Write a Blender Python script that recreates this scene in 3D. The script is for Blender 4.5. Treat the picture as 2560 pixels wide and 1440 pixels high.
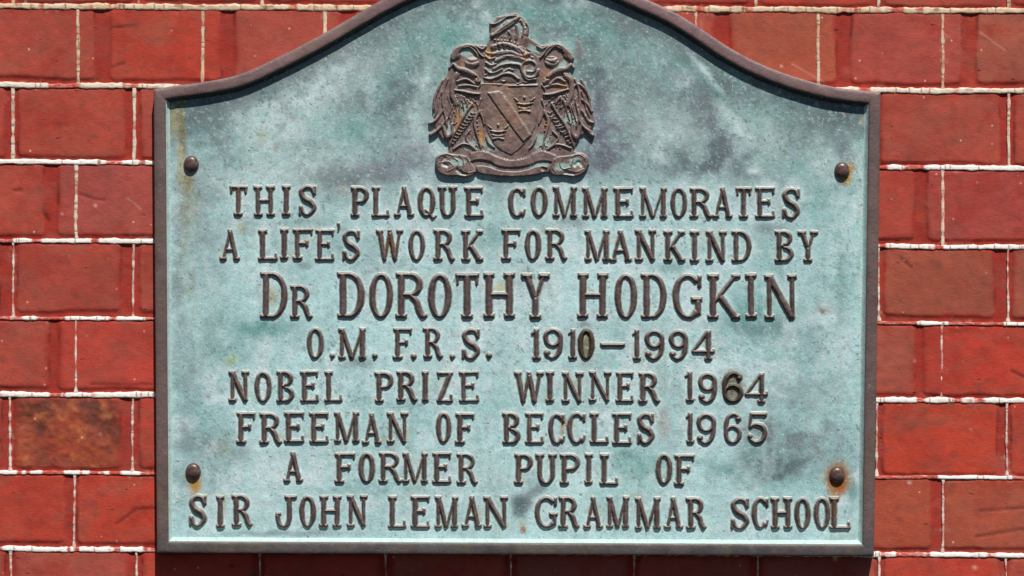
import bpy, math
import numpy as np

# ------------------------------------------------------------------ camera, sky, sun, exposure
for o in list(bpy.data.objects):
    bpy.data.objects.remove(o, do_unlink=True)
SC = bpy.context.scene
COL = SC.collection
U = 1.0 / 2600.0                 # one unit of the drawing plane (2600 to the metre)
CX, CY = 1280.0, 720.0

DIST = 2.6
cam = bpy.data.cameras.new('camera')
cam.sensor_width = 36.0
cam.lens = 36.0 * DIST / (2560 * U)
cam.clip_start = 0.05
cam.clip_end = 100.0
camo = bpy.data.objects.new('camera', cam)
camo.location = (0, -DIST, 0)
camo.rotation_euler = (math.radians(90), 0, 0)
COL.objects.link(camo)
SC.camera = camo

SUN = np.array([0.27, -1.0, 1.72])          # direction towards the sun: steep, in front, slightly right
SUN_EL = math.atan2(SUN[2], math.hypot(SUN[0], SUN[1]))
SUN_AZ = math.atan2(SUN[0], SUN[1])
w = bpy.data.worlds.new('World')
SC.world = w
w.use_nodes = True
wn = w.node_tree
sky = wn.nodes.new('ShaderNodeTexSky')
sky.sky_type = 'NISHITA'
sky.sun_disc = False
sky.sun_elevation = SUN_EL
sky.sun_rotation = SUN_AZ
sky.air_density = 0.7
sky.dust_density = 0.4
bg = wn.nodes['Background']
bg.inputs['Strength'].default_value = 0.05
wn.links.new(sky.outputs['Color'], bg.inputs['Color'])

sl = bpy.data.lights.new('sun', 'SUN')
sl.energy = 5.0
sl.angle = math.radians(0.5)
sl.color = (1.0, 0.965, 0.91)
so = bpy.data.objects.new('sun', sl)
from mathutils import Vector
so.rotation_euler = Vector((-SUN[0], -SUN[1], -SUN[2])).to_track_quat('-Z', 'Y').to_euler()
so.location = (1, -4, 6)
COL.objects.link(so)

SC.view_settings.view_transform = 'Standard'
SC.view_settings.look = 'None'
SC.view_settings.exposure = 0.14
SC.view_settings.gamma = 1.0
SC.view_settings.use_curve_mapping = False

# ------------------------------------------------------------------ helpers
RNG = np.random.default_rng(11)


def lin(r, g, b, k=0.95):
    c = np.array([r, g, b], float) / 255.0
    c = np.where(c <= 0.04045, c / 12.92, ((c + 0.055) / 1.055) ** 2.4)
    return np.minimum(c / k, 0.9)


def vnoise(x, y, scale, seed):
    """value noise, -1..1, one feature about 'scale' long"""
    r = np.random.default_rng(seed)
    tab = r.random((128, 128))
    fx, fy = np.asarray(x) / scale + 1000.0, np.asarray(y) / scale + 1000.0
    ix, iy = np.floor(fx).astype(int), np.floor(fy).astype(int)
    tx, ty = fx - ix, fy - iy
    tx, ty = tx * tx * (3 - 2 * tx), ty * ty * (3 - 2 * ty)
    g = lambda a, b: tab[a % 128, b % 128]
    v = (g(ix, iy) * (1 - tx) + g(ix + 1, iy) * tx) * (1 - ty) + (g(ix, iy + 1) * (1 - tx) + g(ix + 1, iy + 1) * tx) * ty
    return v * 2 - 1


def fbm(x, y, scale, seed, octv=4, gain=0.55):
    a, s, tot = 0.0, 1.0, 0.0
    for i in range(octv):
        a = a + s * vnoise(x, y, scale / (2 ** i), seed + i * 17)
        tot += s
        s *= gain
    return a / tot


def sstep(a, b, x):
    t = np.clip((np.asarray(x, float) - a) / (b - a), 0, 1)
    return t * t * (3 - 2 * t)


def world(px, py, h, k=1.0):
    """drawing plane (x right, y down, h out of the wall) to metres"""
    return np.stack([(np.asarray(px) - CX) * U * k, -np.asarray(h) * U, (CY - np.asarray(py)) * U * k], -1)


PK = (DIST - 30 * U) / DIST      # the plaque stands about 30 units proud of the wall


def mesh_obj(name, verts, faces, mats, parent=None, attrs=None, smooth=True, mat_idx=None):
    me = bpy.data.meshes.new(name)
    verts = np.ascontiguousarray(verts, np.float32)
    faces = np.ascontiguousarray(faces, np.int32)
    nv, (nf, k) = len(verts), faces.shape
    me.vertices.add(nv)
    me.vertices.foreach_set('co', verts.ravel())
    me.loops.add(nf * k)
    me.loops.foreach_set('vertex_index', faces.ravel())
    me.polygons.add(nf)
    me.polygons.foreach_set('loop_start', np.arange(0, nf * k, k, dtype=np.int32))
    me.polygons.foreach_set('loop_total', np.full(nf, k, np.int32))
    me.polygons.foreach_set('use_smooth', np.full(nf, smooth, bool))
    for m in mats:
        me.materials.append(m)
    if mat_idx is not None:
        me.polygons.foreach_set('material_index', np.ascontiguousarray(mat_idx, np.int32))
    me.update(calc_edges=True)
    for an, av in (attrs or {}).items():
        av = np.asarray(av, np.float32)
        if av.ndim == 1:
            a = me.attributes.new(an, 'FLOAT', 'POINT')
            a.data.foreach_set('value', av)
        else:
            a = me.attributes.new(an, 'FLOAT_COLOR', 'POINT')
            a.data.foreach_set('color', np.concatenate([av, np.ones((nv, 1), np.float32)], 1).ravel())
    me.validate()
    ob = bpy.data.objects.new(name, me)
    COL.objects.link(ob)
    if parent:
        ob.parent = parent
    return ob


def grid_parts(X, Y, H, keep, k=1.0, extra=None):
    """vertices and quads of a relief on a regular grid; keep masks the faces"""
    n, m = X.shape
    idx = np.arange(n * m).reshape(n, m)
    q = np.stack([idx[:-1, :-1], idx[1:, :-1], idx[1:, 1:], idx[:-1, 1:]], -1)[keep]
    used = np.zeros(n * m, bool)
    used[q.ravel()] = True
    remap = np.cumsum(used) - 1
    v = world(X.ravel()[used], Y.ravel()[used], H.ravel()[used], k)
    ex = {}
    for a, b in (extra or {}).items():
        ex[a] = b.reshape(n * m, -1)[used] if b.ndim == 3 else b.ravel()[used]
    return v, remap[q], ex


def face_any(mask):
    return mask[:-1, :-1] | mask[1:, :-1] | mask[1:, 1:] | mask[:-1, 1:]


def empty(name, loc=(0, 0, 0)):
    o = bpy.data.objects.new(name, None)
    o.location = loc
    o.empty_display_size = 0.05
    COL.objects.link(o)
    return o


# ------------------------------------------------------------------ materials
def new_mat(name):
    m = bpy.data.materials.new(name)
    m.use_nodes = True
    nt = m.node_tree
    return m, nt, nt.nodes['Principled BSDF']


def N(nt, t, **kw):
    n = nt.nodes.new(t)
    for a, b in kw.items():
        if a.startswith('i_'):
            n.inputs[a[2:].replace('_', ' ')].default_value = b
        else:
            setattr(n, a, b)
    return n


def noise(nt, vec, scale, detail=4, rough=0.6):
    n = N(nt, 'ShaderNodeTexNoise')
    n.inputs['Scale'].default_value = scale
    n.inputs['Detail'].default_value = detail
    n.inputs['Roughness'].default_value = rough
    nt.links.new(vec, n.inputs['Vector'])
    return n.outputs['Fac']


def ramp(nt, fac, stops):
    r = N(nt, 'ShaderNodeValToRGB')
    el = r.color_ramp.elements
    while len(el) < len(stops):
        el.new(0.5)
    for e, (p, v) in zip(el, stops):
        e.position = p
        e.color = (v, v, v, 1) if not hasattr(v, '__len__') else (*v, 1)
    nt.links.new(fac, r.inputs['Fac'])
    return r.outputs['Color']


def mixc(nt, a, b, fac, mode='MIX'):
    n = N(nt, 'ShaderNodeMix', data_type='RGBA', blend_type=mode)
    for sock, v in ((n.inputs[6], a), (n.inputs[7], b), (n.inputs[0], fac)):
        if hasattr(v, 'links'):
            nt.links.new(v, sock)
        elif hasattr(v, '__len__'):
            sock.default_value = (*v, 1)
        else:
            sock.default_value = v
    return n.outputs[2]


def bump(nt, hgt, dist, strength=1.0, normal=None):
    b = N(nt, 'ShaderNodeBump')
    b.inputs['Distance'].default_value = dist
    b.inputs['Strength'].default_value = strength
    nt.links.new(hgt, b.inputs['Height'])
    if normal:
        nt.links.new(normal, b.inputs['Normal'])
    return b.outputs['Normal']


def attr(nt, name):
    return N(nt, 'ShaderNodeAttribute', attribute_name=name)


def obj_vec(nt):
    return N(nt, 'ShaderNodeTexCoord').outputs['Object']


def mat_brick():
    m, nt, p = new_mat('old_red_brick')
    v = obj_vec(nt)
    c = attr(nt, 'col').outputs['Color']
    mott = ramp(nt, noise(nt, v, 90, 6, 0.65), [(0.3, 0.86), (0.5, 1.0), (0.72, 1.1)])
    c = mixc(nt, c, mott, 1.0, 'MULTIPLY')
    grain = ramp(nt, noise(nt, v, 620, 3, 0.7), [(0.25, 0.82), (0.5, 1.0), (0.75, 1.14)])
    c = mixc(nt, c, grain, 1.0, 'MULTIPLY')
    # greyish bloom
    bl = ramp(nt, noise(nt, v, 38, 5, 0.6), [(0.5, 0.0), (0.78, 0.25)])
    c = mixc(nt, c, tuple(lin(150, 92, 82)), bl)
    # pits and lime specks
    vo = N(nt, 'ShaderNodeTexVoronoi')
    vo.inputs['Scale'].default_value = 75
    nt.links.new(v, vo.inputs['Vector'])
    sp = ramp(nt, vo.outputs['Distance'], [(0.04, 1.0), (0.11, 0.0)])
    pick = ramp(nt, vo.outputs['Color'], [(0.64, 0.0), (0.74, 1.0)])
    c = mixc(nt, c, tuple(lin(214, 150, 130)), mixc(nt, sp, pick, 1.0, 'MULTIPLY'))
    # drag marks, small dark nicks and pits, drawn out along the brick
    mp = N(nt, 'ShaderNodeMapping')
    mp.inputs['Scale'].default_value = (0.42, 1.0, 1.0)
    mp.inputs['Rotation'].default_value = (0, math.radians(14), 0)
    nt.links.new(v, mp.inputs['Vector'])
    nick = ramp(nt, noise(nt, mp.outputs[0], 170, 4, 0.62), [(0.28, 1.0), (0.335, 0.0)])
    c = mixc(nt, c, mixc(nt, c, (0.42, 0.36, 0.36), 1.0, 'MULTIPLY'), nick)
    blot = ramp(nt, noise(nt, mp.outputs[0], 46, 5, 0.62), [(0.52, 0.0), (0.60, 0.32)])
    c = mixc(nt, c, tuple(lin(138, 74, 60)), blot)
    pit = nick
    nt.links.new(c, p.inputs['Base Color'])
    p.inputs['Roughness'].default_value = 0.86
    p.inputs['Specular IOR Level'].default_value = 0.25
    n1 = bump(nt, noise(nt, mp.outputs[0], 480, 4, 0.65), 0.0006, 0.5)
    n2 = bump(nt, noise(nt, v, 60, 3, 0.5), 0.0022, 0.35, n1)
    inv = N(nt, 'ShaderNodeInvert')
    nt.links.new(pit, inv.inputs['Color'])
    n3 = bump(nt, inv.outputs['Color'], 0.0005, 0.7, n2)
    nt.links.new(n3, p.inputs['Normal'])
    return m


def mat_lime():
    m, nt, p = new_mat('lime_ribbon_pointing')
    v = obj_vec(nt)
    c = attr(nt, 'col').outputs['Color']
    g = ramp(nt, noise(nt, v, 300, 5, 0.7), [(0.3, 0.8), (0.5, 1.0), (0.7, 1.05)])
    c = mixc(nt, c, g, 1.0, 'MULTIPLY')
    nt.links.new(c, p.inputs['Base Color'])
    p.inputs['Roughness'].default_value = 0.9
    p.inputs['Specular IOR Level'].default_value = 0.2
    nt.links.new(bump(nt, noise(nt, v, 500, 4, 0.7), 0.0008, 0.7), p.inputs['Normal'])
    return m


def mat_patina(name='verdigris_patina', flat=None):
    m, nt, p = new_mat(name)
    v = obj_vec(nt)
    c = attr(nt, 'col').outputs['Color'] if flat is None else mixc(nt, flat, flat, 0.0)
    mid = ramp(nt, noise(nt, v, 130, 5, 0.65), [(0.3, 0.82), (0.5, 1.0), (0.72, 1.12)])
    c = mixc(nt, c, mid, 1.0, 'MULTIPLY')
    tint = ramp(nt, noise(nt, v, 210, 3, 0.6), [(0.35, (1.05, 0.98, 1.0)), (0.65, (0.94, 1.02, 1.0))])
    c = mixc(nt, c, tint, 1.0, 'MULTIPLY')
    fine = ramp(nt, noise(nt, v, 600, 3, 0.7), [(0.28, 0.8), (0.5, 1.0), (0.75, 1.14)])
    c = mixc(nt, c, fine, 1.0, 'MULTIPLY')
    sp = ramp(nt, noise(nt, v, 430, 2, 0.5), [(0.64, 0.0), (0.74, 0.6)])
    c = mixc(nt, c, tuple(lin(190, 214, 210)), sp)
    dk = ramp(nt, noise(nt, v, 330, 2, 0.5), [(0.26, 0.8), (0.33, 0.0)])
    c = mixc(nt, c, tuple(lin(84, 100, 100)), dk)
    nt.links.new(c, p.inputs['Base Color'])
    p.inputs['Roughness'].default_value = 0.72
    p.inputs['Specular IOR Level'].default_value = 0.3
    n1 = bump(nt, noise(nt, v, 480, 4, 0.7), 0.0005, 0.55)
    n2 = bump(nt, noise(nt, v, 60, 3, 0.5), 0.0016, 0.5, n1)
    nt.links.new(n2, p.inputs['Normal'])
    return m


def mat_bronze(nm='brown_bronze', kk=np.ones(3), ledge=0.5, ru=((98, 68, 42), (150, 110, 66))):
    """brown rubbed bronze on the raised faces, verdigris low down on the sides ('rise' 0..1)"""
    m, nt, p = new_mat(nm)
    v = obj_vec(nt)
    rise = attr(nt, 'rise').outputs['Fac']
    rust = attr(nt, 'rust').outputs['Fac']
    br = ramp(nt, noise(nt, v, 120, 5, 0.65),
              [(0.3, tuple(kk * lin(70, 56, 53))), (0.5, tuple(kk * lin(93, 75, 73))), (0.72, tuple(kk * lin(112, 96, 92)))])
    br = mixc(nt, br, ramp(nt, noise(nt, v, 800, 3, 0.7), [(0.25, 0.75), (0.5, 1.0), (0.75, 1.2)]), 1.0, 'MULTIPLY')
    n = N(nt, 'ShaderNodeMath', operation='MULTIPLY_ADD')
    nt.links.new(noise(nt, v, 260, 4, 0.7), n.inputs[0])
    n.inputs[1].default_value = 0.7
    n.inputs[2].default_value = -0.35
    a = N(nt, 'ShaderNodeMath', operation='ADD')
    nt.links.new(rise, a.inputs[0])
    nt.links.new(n.outputs[0], a.inputs[1])
    fac = ramp(nt, a.outputs[0], [(0.22, 0.0), (0.52, 1.0)])
    c = mixc(nt, tuple(lin(150, 172, 165)), br, fac)
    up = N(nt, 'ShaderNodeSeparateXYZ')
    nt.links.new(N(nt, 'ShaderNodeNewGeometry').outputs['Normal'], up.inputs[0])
    led = ramp(nt, up.outputs[2], [(0.2, 0.0), (0.7, ledge)])  # upward faces paled with patina, which also paints in lit highlights
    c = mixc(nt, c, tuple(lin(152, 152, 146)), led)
    rf = ramp(nt, rust, [(0.0, 0.0), (1.0, 0.92)])
    rcol = ramp(nt, noise(nt, v, 330, 3, 0.6), [(0.35, tuple(lin(*ru[0]))), (0.62, tuple(lin(*ru[1])))])
    c = mixc(nt, c, rcol, rf)
    gr = attr(nt, 'grime').outputs['Fac']
    c = mixc(nt, c, tuple(lin(62, 50, 34)), ramp(nt, gr, [(0.0, 0.0), (1.0, 0.8)]))
    nt.links.new(c, p.inputs['Base Color'])
    p.inputs['Metallic'].default_value = 0.15
    p.inputs['Roughness'].default_value = 0.5
    p.inputs['Specular IOR Level'].default_value = 0.45
    nt.links.new(bump(nt, noise(nt, v, 420, 4, 0.7), 0.0005, 0.6), p.inputs['Normal'])
    return m


def mat_frame():
    m, nt, p = new_mat('frame_bronze')
    v = obj_vec(nt)
    c = attr(nt, 'col').outputs['Color']
    c = mixc(nt, c, ramp(nt, noise(nt, v, 55, 5, 0.6), [(0.3, 0.7), (0.5, 1.0), (0.75, 1.22)]), 1.0, 'MULTIPLY')
    c = mixc(nt, c, ramp(nt, noise(nt, v, 700, 3, 0.7), [(0.25, 0.78), (0.5, 1.0), (0.75, 1.18)]), 1.0, 'MULTIPLY')
    ol = ramp(nt, noise(nt, v, 42, 5, 0.65), [(0.52, 0.0), (0.66, 0.5)])
    gn = ramp(nt, noise(nt, v, 75, 5, 0.65), [(0.58, 0.0), (0.72, 0.45)])
    c = mixc(nt, c, tuple(lin(108, 116, 110)), gn)
    c = mixc(nt, c, tuple(lin(104, 92, 72)), ol)
    sp = ramp(nt, noise(nt, v, 200, 3, 0.5), [(0.69, 0.0), (0.74, 0.7)])
    c = mixc(nt, c, tuple(lin(140, 132, 130)), sp)
    nt.links.new(c, p.inputs['Base Color'])
    p.inputs['Metallic'].default_value = 0.1
    p.inputs['Roughness'].default_value = 0.5
    nt.links.new(bump(nt, noise(nt, v, 300, 4, 0.7), 0.0009, 0.6), p.inputs['Normal'])
    return m


M_ARMS = mat_bronze('worn_relief_bronze', np.array([1.62, 1.66, 1.6]), 0.85, ((166, 96, 40), (186, 146, 86)))
M_BRICK, M_LIME, M_PAT, M_BRONZE, M_FRAME = mat_brick(), mat_lime(), mat_patina(), mat_bronze(), mat_frame()
def mat_screw():
    m, nt, p = new_mat('dark_screw_metal')
    v = obj_vec(nt)
    c = ramp(nt, noise(nt, v, 260, 4, 0.7), [(0.3, tuple(lin(66, 48, 42))), (0.5, tuple(lin(92, 72, 66))), (0.72, tuple(lin(126, 106, 102)))])
    c = mixc(nt, c, tuple(lin(104, 66, 40)), ramp(nt, attr(nt, 'rust').outputs['Fac'], [(0.0, 0.0), (1.0, 1.0)]))
    nt.links.new(c, p.inputs['Base Color'])
    p.inputs['Metallic'].default_value = 0.35
    p.inputs['Roughness'].default_value = 0.36
    nt.links.new(bump(nt, noise(nt, v, 500, 3, 0.6), 0.0004, 0.6), p.inputs['Normal'])
    return m


M_SCREW = mat_screw()
M_RIM = mat_patina('pale_rim_patina', tuple(lin(172, 194, 188)))
M_DARKRIM = mat_patina('shadow_dark_rim_patina', tuple(lin(70, 72, 68)))  # dark top rim colour, chosen to blacken the frame's shadow

# ------------------------------------------------------------------ brick wall
JL = [-373, -179, 15, 213, 405, 602, 796, 986, 1181, 1372, 1566, 1760, 1954]     # bed joints at x = 0
JR = [-361, -167, 27, 228, 421, 618, 810, 1002, 1196, 1389, 1582, 1776, 1970]    # and at x = 2560
WX0, WX1, WY0, WY1 = -480, 3040, -360, 1930


def jy(i, x):
    x = np.asarray(x, float)
    return JL[i] + (JR[i] - JL[i]) * x / 2560.0 + 1.6 * vnoise(x, 0 * x + i * 50, 130, 5 + i)


MEASURED = {-1: [345, 1889, 2195, 2522], 0: [194, 506, 811, 2045, 2357], 1: [31, 335, 2188, 2522], 2: [190, 2357], 3: [33, 333, 2197, 2520],
            4: [190, 2354], 5: [26, 332, 2192, 2517], 6: [187, 2357], 7: [28, 342, 2198, 2515]}


def upright(course):
    """x of the upright joints of a course (two half-bond rows alternate)"""
    off = 191 if course % 2 == 0 else 31
    mod = 309.6 if course % 2 == 0 else 311.2
    xs = [off + n * mod for n in range(-3, 11)]
    r = np.random.default_rng(300 + course)
    xs = [x + r.uniform(-3.5, 3.5) for x in xs]
    for i, x in enumerate(xs):
        for fx in MEASURED.get(course, []):
            if abs(x - fx) < 60:
                xs[i] = fx
    return xs


# (left edge after the joint, right edge before the next, strip of red mortar at the foot)
FACE = {0: (80, 46, 18), 1: (13, -20, 9), 2: (-45, -76, 15), 3: (12, -30, 14), 4: (-45, -68, 14),
        5: (11, -25, 9), 6: (3, -25, 16), 7: (9, -12, 10)}
PAL = [(170, 66, 54), (162, 72, 59), (158, 78, 62), (175, 62, 46), (168, 62, 50), (154, 76, 65), (165, 70, 56)]
SPECIAL = {(5, 31): 'burnt', (3, 2209): (154, 77, 58), (0, 2048): (167, 72, 61), (0, 2358): (159, 82, 65),
           (0, 1738): (165, 80, 59), (3, 2520): (154, 78, 60), (5, 2209): (177, 62, 43), (5, 2520): (177, 62, 45),
           (4, 2358): (175, 58, 43), (6, 2048): (163, 74, 53), (6, 2358): (161, 76, 55), (2, 2358): (165, 68, 61),
           (6, 191): (175, 62, 45), (4, 191): (174, 64, 51), (2, 191): (161, 74, 65), (1, 31): (167, 68, 53),
           (7, 31): (161, 70, 59), (3, 31): (159, 66, 53)}


def build_wall():
    root = empty('brick_wall')
    root['label'] = 'old red brick wall with raised white lime ribbon pointing behind the plaque'
    root['category'] = 'wall'
    root['kind'] = 'thing'
    st = 4.0
    xs = np.arange(WX0, WX1 + 1, st)
    ys = np.arange(WY0, WY1 + 1, st)
    X, Y = np.meshgrid(xs, ys)
    wob = 5.5 * fbm(X, Y, 64, 71, 5, 0.62)
    best = np.full(X.shape, -99.0)
    col = np.zeros(X.shape + (3,))
    mortar = lin(152, 48, 37)
    mcol = mortar[None, None] * (1 + 0.16 * fbm(X, Y, 60, 91, 4))[..., None]
    # paler pinkish smears of the red stopping
    sm = sstep(0.25, 0.7, fbm(X, Y, 90, 92, 4))[..., None]
    mcol = mcol * (1 - 0.6 * sm) + lin(178, 78, 60) * 0.6 * sm
    tilt = np.zeros(X.shape)
    for c in range(-2, 10):
        i = c + 2
        if i + 1 >= len(JL):
            break
        up = upright(c)
        a0, b0, ft = FACE.get(c, (12, -14, 12))
        r = np.random.default_rng(900 + c)
        for n in range(len(up) - 1):
            xa = up[n] + a0 + r.uniform(-5, 5)
            xb = up[n + 1] + b0 + r.uniform(-5, 5)
            jit = r.uniform(-3, 3)
            pal = PAL[r.integers(len(PAL))]
            for (sc_, sx), val in SPECIAL.items():
                if sc_ == c and abs(up[n] - sx) < 60:
                    pal = val
            sel = np.where((xs > xa - 20) & (xs < xb + 20))[0]
            if not len(sel):
                continue
            s0, s1 = sel[0], sel[-1] + 1
            yt = jy(i, xs[s0:s1]) + 3 + jit * 0.3
            yb = jy(i + 1, xs[s0:s1]) - ft - jit
            r0 = int(max(0, (yt.min() - 20 - WY0) // st))
            r1 = int(min(len(ys), (yb.max() + 20 - WY0) // st + 1))
            if r1 <= r0:
                continue
            x_, y_ = X[r0:r1, s0:s1], Y[r0:r1, s0:s1]
            cx, cy = (xa + xb) / 2, (yt + yb) / 2
            hx, hy = (xb - xa) / 2, (yb - yt) / 2
            rr = 13.0
            qx = np.abs(x_ - cx) - hx + rr
            qy = np.abs(y_ - cy[None]) - hy[None] + rr
            sd = -(np.hypot(np.maximum(qx, 0), np.maximum(qy, 0)) + np.minimum(np.maximum(qx, qy), 0) - rr)
            sd = sd + wob[r0:r1, s0:s1]
            b = best[r0:r1, s0:s1]
            won = sd > b
            b[won] = sd[won]
            if pal == 'burnt':
                f1 = fbm(x_, y_, 60, 401, 5)
                f2 = fbm(x_, y_, 26, 431, 4)
                up_ = sstep(cy[None] + 60, cy[None] - 70, y_)
                cc = np.broadcast_to(lin(160, 72, 46), x_.shape + (3,)).copy()
                t = np.clip(0.40 + 0.75 * f1 + 0.45 * (up_ - 0.5), 0, 1)[..., None]
                cc = cc * (1 - t) + lin(92, 50, 40) * t
                t = sstep(0.05, 0.6, f2)[..., None] * 0.7
                cc = cc * (1 - t) + lin(190, 112, 68) * t
                t = sstep(0.25, 0.75, -f2 + 0.4 * up_)[..., None] * 0.6
                cc = cc * (1 - t) + lin(72, 46, 42) * t
            else:
                base = lin(*pal)
                f = fbm(x_, y_, 85, int(500 + c * 40 + n), 4)
                cc = base * (1 + 0.20 * f[..., None])
                # brownish-grey skin left in patches on the face
                g = sstep(0.05, 0.6, fbm(x_ * 0.7, y_, 70, int(700 + c * 40 + n), 4))[..., None] * r.uniform(0.2, 0.6)
                cc = cc * (1 - g) + lin(152, 82, 64) * g
            cs = col[r0:r1, s0:s1]
            cs[won] = cc[won]
            tl = tilt[r0:r1, s0:s1]
            tl[won] = ((x_ - cx) / hx * r.uniform(-0.8, 0.8) + (y_ - cy[None]) / 90 * r.uniform(-0.7, 0.7)
                       + (2.6 * fbm(x_, y_, 18, 611, 3) if pal == 'burnt' else 0))[won]
    soft = 5.0 + 16.0 * sstep(-0.35, 0.4, fbm(X, Y, 120, 73, 3))
    t = sstep(-1.0, soft, best)
    C = mcol * (1 - t[..., None]) + col * t[..., None]
    edge = np.exp(-((best - 1.0) / 3.0) ** 2) * sstep(0.0, 0.5, fbm(X, Y, 40, 77, 3))
    C = C * (1 - 0.55 * edge[..., None])                       # dirt lodged along the arrises
    # red wash slopped from the joints over some of the faces, lime smudges beside the ribbons
    ww = sstep(0.12, 0.5, fbm(X, Y, 75, 81, 5))[..., None] * 0.5 * t[..., None]
    C = C * (1 - ww) + mcol * ww
    dj = np.full(X.shape, 99.0)
    for i in range(1, len(JL) - 1):
        dj = np.minimum(dj, np.abs(Y - jy(i, X)))
    for c in range(-2, 9):
        ya, yb = jy(c + 2, X), jy(c + 3, X)
        for x0 in upright(c):
            dj = np.minimum(dj, np.where((Y > ya) & (Y < yb), np.abs(X - x0), 99.0))
    lm = (np.exp(-dj / 9.0) * sstep(0.2, 0.6, fbm(X, Y, 13, 82, 3)) * sstep(-0.1, 0.5, fbm(X, Y, 110, 83, 3)) * 0.8)[..., None]
    C = C * (1 - lm) + lin(206, 160, 140) * lm
    so = (sstep(0.3, 0.65, fbm(X, Y * 1.4, 34, 84, 5)) * 0.45)[..., None]
    C = C * (1 - so) + lin(112, 62, 54) * so
    # black soot crack lines and scratches on a few bricks
    for (pts, wd, k) in [([(388, 1270), (340, 1273), (315, 1292), (290, 1310)], 2.2, 0.6),
                         ([(200, 485), (235, 497), (262, 500)], 2.0, 0.5), ([(36, 476), (52, 474)], 3, 0.6),
                         ([(110, 530), (122, 548)], 4, 0.6), ([(228, 960), (320, 962), (380, 961)], 2.2, 0.5),
                         ([(2530, 928), (2562, 945)], 3, 0.55), ([(2440, 1342), (2562, 1322)], 2.0, 0.45),
                         ([(2450, 1278), (2562, 1270)], 2.0, 0.45), ([(275, 70), (330, 66)], 2, 0.4),
                         ([(280, 168), (310, 158)], 3, 0.5), ([(2252, 646), (2278, 668)], 2.4, 0.5)]:
        d = np.full(X.shape, 1e3)
        for p0, p1 in zip(pts[:-1], pts[1:]):
            dx, dy = p1[0] - p0[0], p1[1] - p0[1]
            tt = np.clip(((X - p0[0]) * dx + (Y - p0[1]) * dy) / (dx * dx + dy * dy), 0, 1)
            d = np.minimum(d, np.hypot(X - p0[0] - tt * dx, Y - p0[1] - tt * dy))
        g = np.exp(-(d / (wd + 1.2)) ** 2)
        C = C * (1 - k * g[..., None])
        tilt -= 1.6 * g
    rs_ = np.random.default_rng(77)
    for n in range(70):                                        # lime spatters
        px, py, pr = rs_.uniform(WX0, WX1), rs_.uniform(WY0, WY1), rs_.uniform(2.2, 5.5)
        g = (np.exp(-(((X - px) / pr) ** 2 + ((Y - py) / (pr * rs_.uniform(.6, 1))) ** 2)) * rs_.uniform(0.5, 1))[..., None]
        C = C * (1 - g) + lin(226, 190, 172) * g
    for (p0, p1) in [((318, 495), (352, 522)), ((2450, 80), (2512, 125)), ((1980, 160), (2060, 205))]:
        dx, dy = p1[0] - p0[0], p1[1] - p0[1]
        tt = np.clip(((X - p0[0]) * dx + (Y - p0[1]) * dy) / (dx * dx + dy * dy), 0, 1)
        g = np.exp(-(np.hypot(X - p0[0] - tt * dx, Y - p0[1] - tt * dy) / 2.2) ** 2)[..., None] * 0.45
        C = C * (1 - g) + lin(200, 150, 130) * g
    H = -3.4 + 3.4 * sstep(-3, 6, best) + tilt * t + 0.9 * fbm(X, Y, 30, 55, 3)
    keep = np.ones((X.shape[0] - 1, X.shape[1] - 1), bool)
    v, f, ex = grid_parts(X, Y, H, keep, 1.0, {'col': C})
    # the body of the wall behind the faces
    n0 = len(v)
    bx = world(np.array([WX0, WX1, WX1, WX0, WX0, WX1, WX1, WX0]), np.array([WY0, WY0, WY1, WY1] * 2),
               np.array([-8.0] * 4 + [-560.0] * 4))
    bf = np.array([[0, 1, 5, 4], [1, 2, 6, 5], [2, 3, 7, 6], [3, 0, 4, 7], [4, 5, 6, 7]]) + n0
    v = np.concatenate([v, bx])
    f = np.concatenate([f, bf])
    cc = np.concatenate([ex['col'], np.repeat(mortar[None], 8, 0)])
    mesh_obj('brickwork', v, f, [M_BRICK], root, {'col': cc})

    # ---- raised lime ribbons
    V, F, CC = [], [], []
    white = lin(242, 233, 226)
    cream = lin(204, 176, 140)
    grey = lin(138, 104, 80)
    red = lin(182, 78, 62)

    def cover(j, x):
        """how much white is left on a bed joint (1 white, 0 red), per joint and place"""
        x = np.asarray(x, float)
        cv = sstep(-0.42, -0.16, fbm(x, 0 * x + j * 31, 46, 40 + j, 4))
        gaps = {5: [(228, 248)], 6: [(-40, 26), (96, 164), (280, 292), (2185, 2292), (2372, 2510)], 4: [(348, 362), (2180, 2219)],
                7: [(159, 164)], 8: [(42, 56), (64, 76), (106, 160), (200, 206), (223, 247), (273, 302), (351, 392), (2170, 2345), (2530, 2600)],
                9: [(168, 176), (184, 198), (2239, 2306)]}.get(j, [])
        for a, b in gaps:
            cv = cv * (1 - sstep(a - 2, a + 3, x) * (1 - sstep(b - 3, b + 2, x)))
        return cv

    def ribbon(px, py, nx, ny, half, cov, tone, seed, flo=0.78, flat=1.0):
        """px,py along the joint; nx,ny across it"""
        m = len(px)
        prof = [(-1.25, -4.4), (-1.06, 0.2), (-0.9, 1.5), (-0.3, 1.9), (0.3, 2.0), (0.9, 2.0), (1.05, 0.4), (1.14, -4.4)]
        s = np.arange(m) * 3.0
        base = len(V) and sum(len(a) for a in V) or 0
        hw = half * (1 + 0.22 * fbm(s, 0 * s, 24, seed, 3)) * (flo + (1 - flo) * cov)
        lift = flat * (0.6 + 0.4 * cov) * (1 + 0.35 * fbm(s, 0 * s, 17, seed + 5, 3))
        crack = (np.random.default_rng(seed).random(m) < 0.05).astype(float)
        rows, cols = [], []
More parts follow.
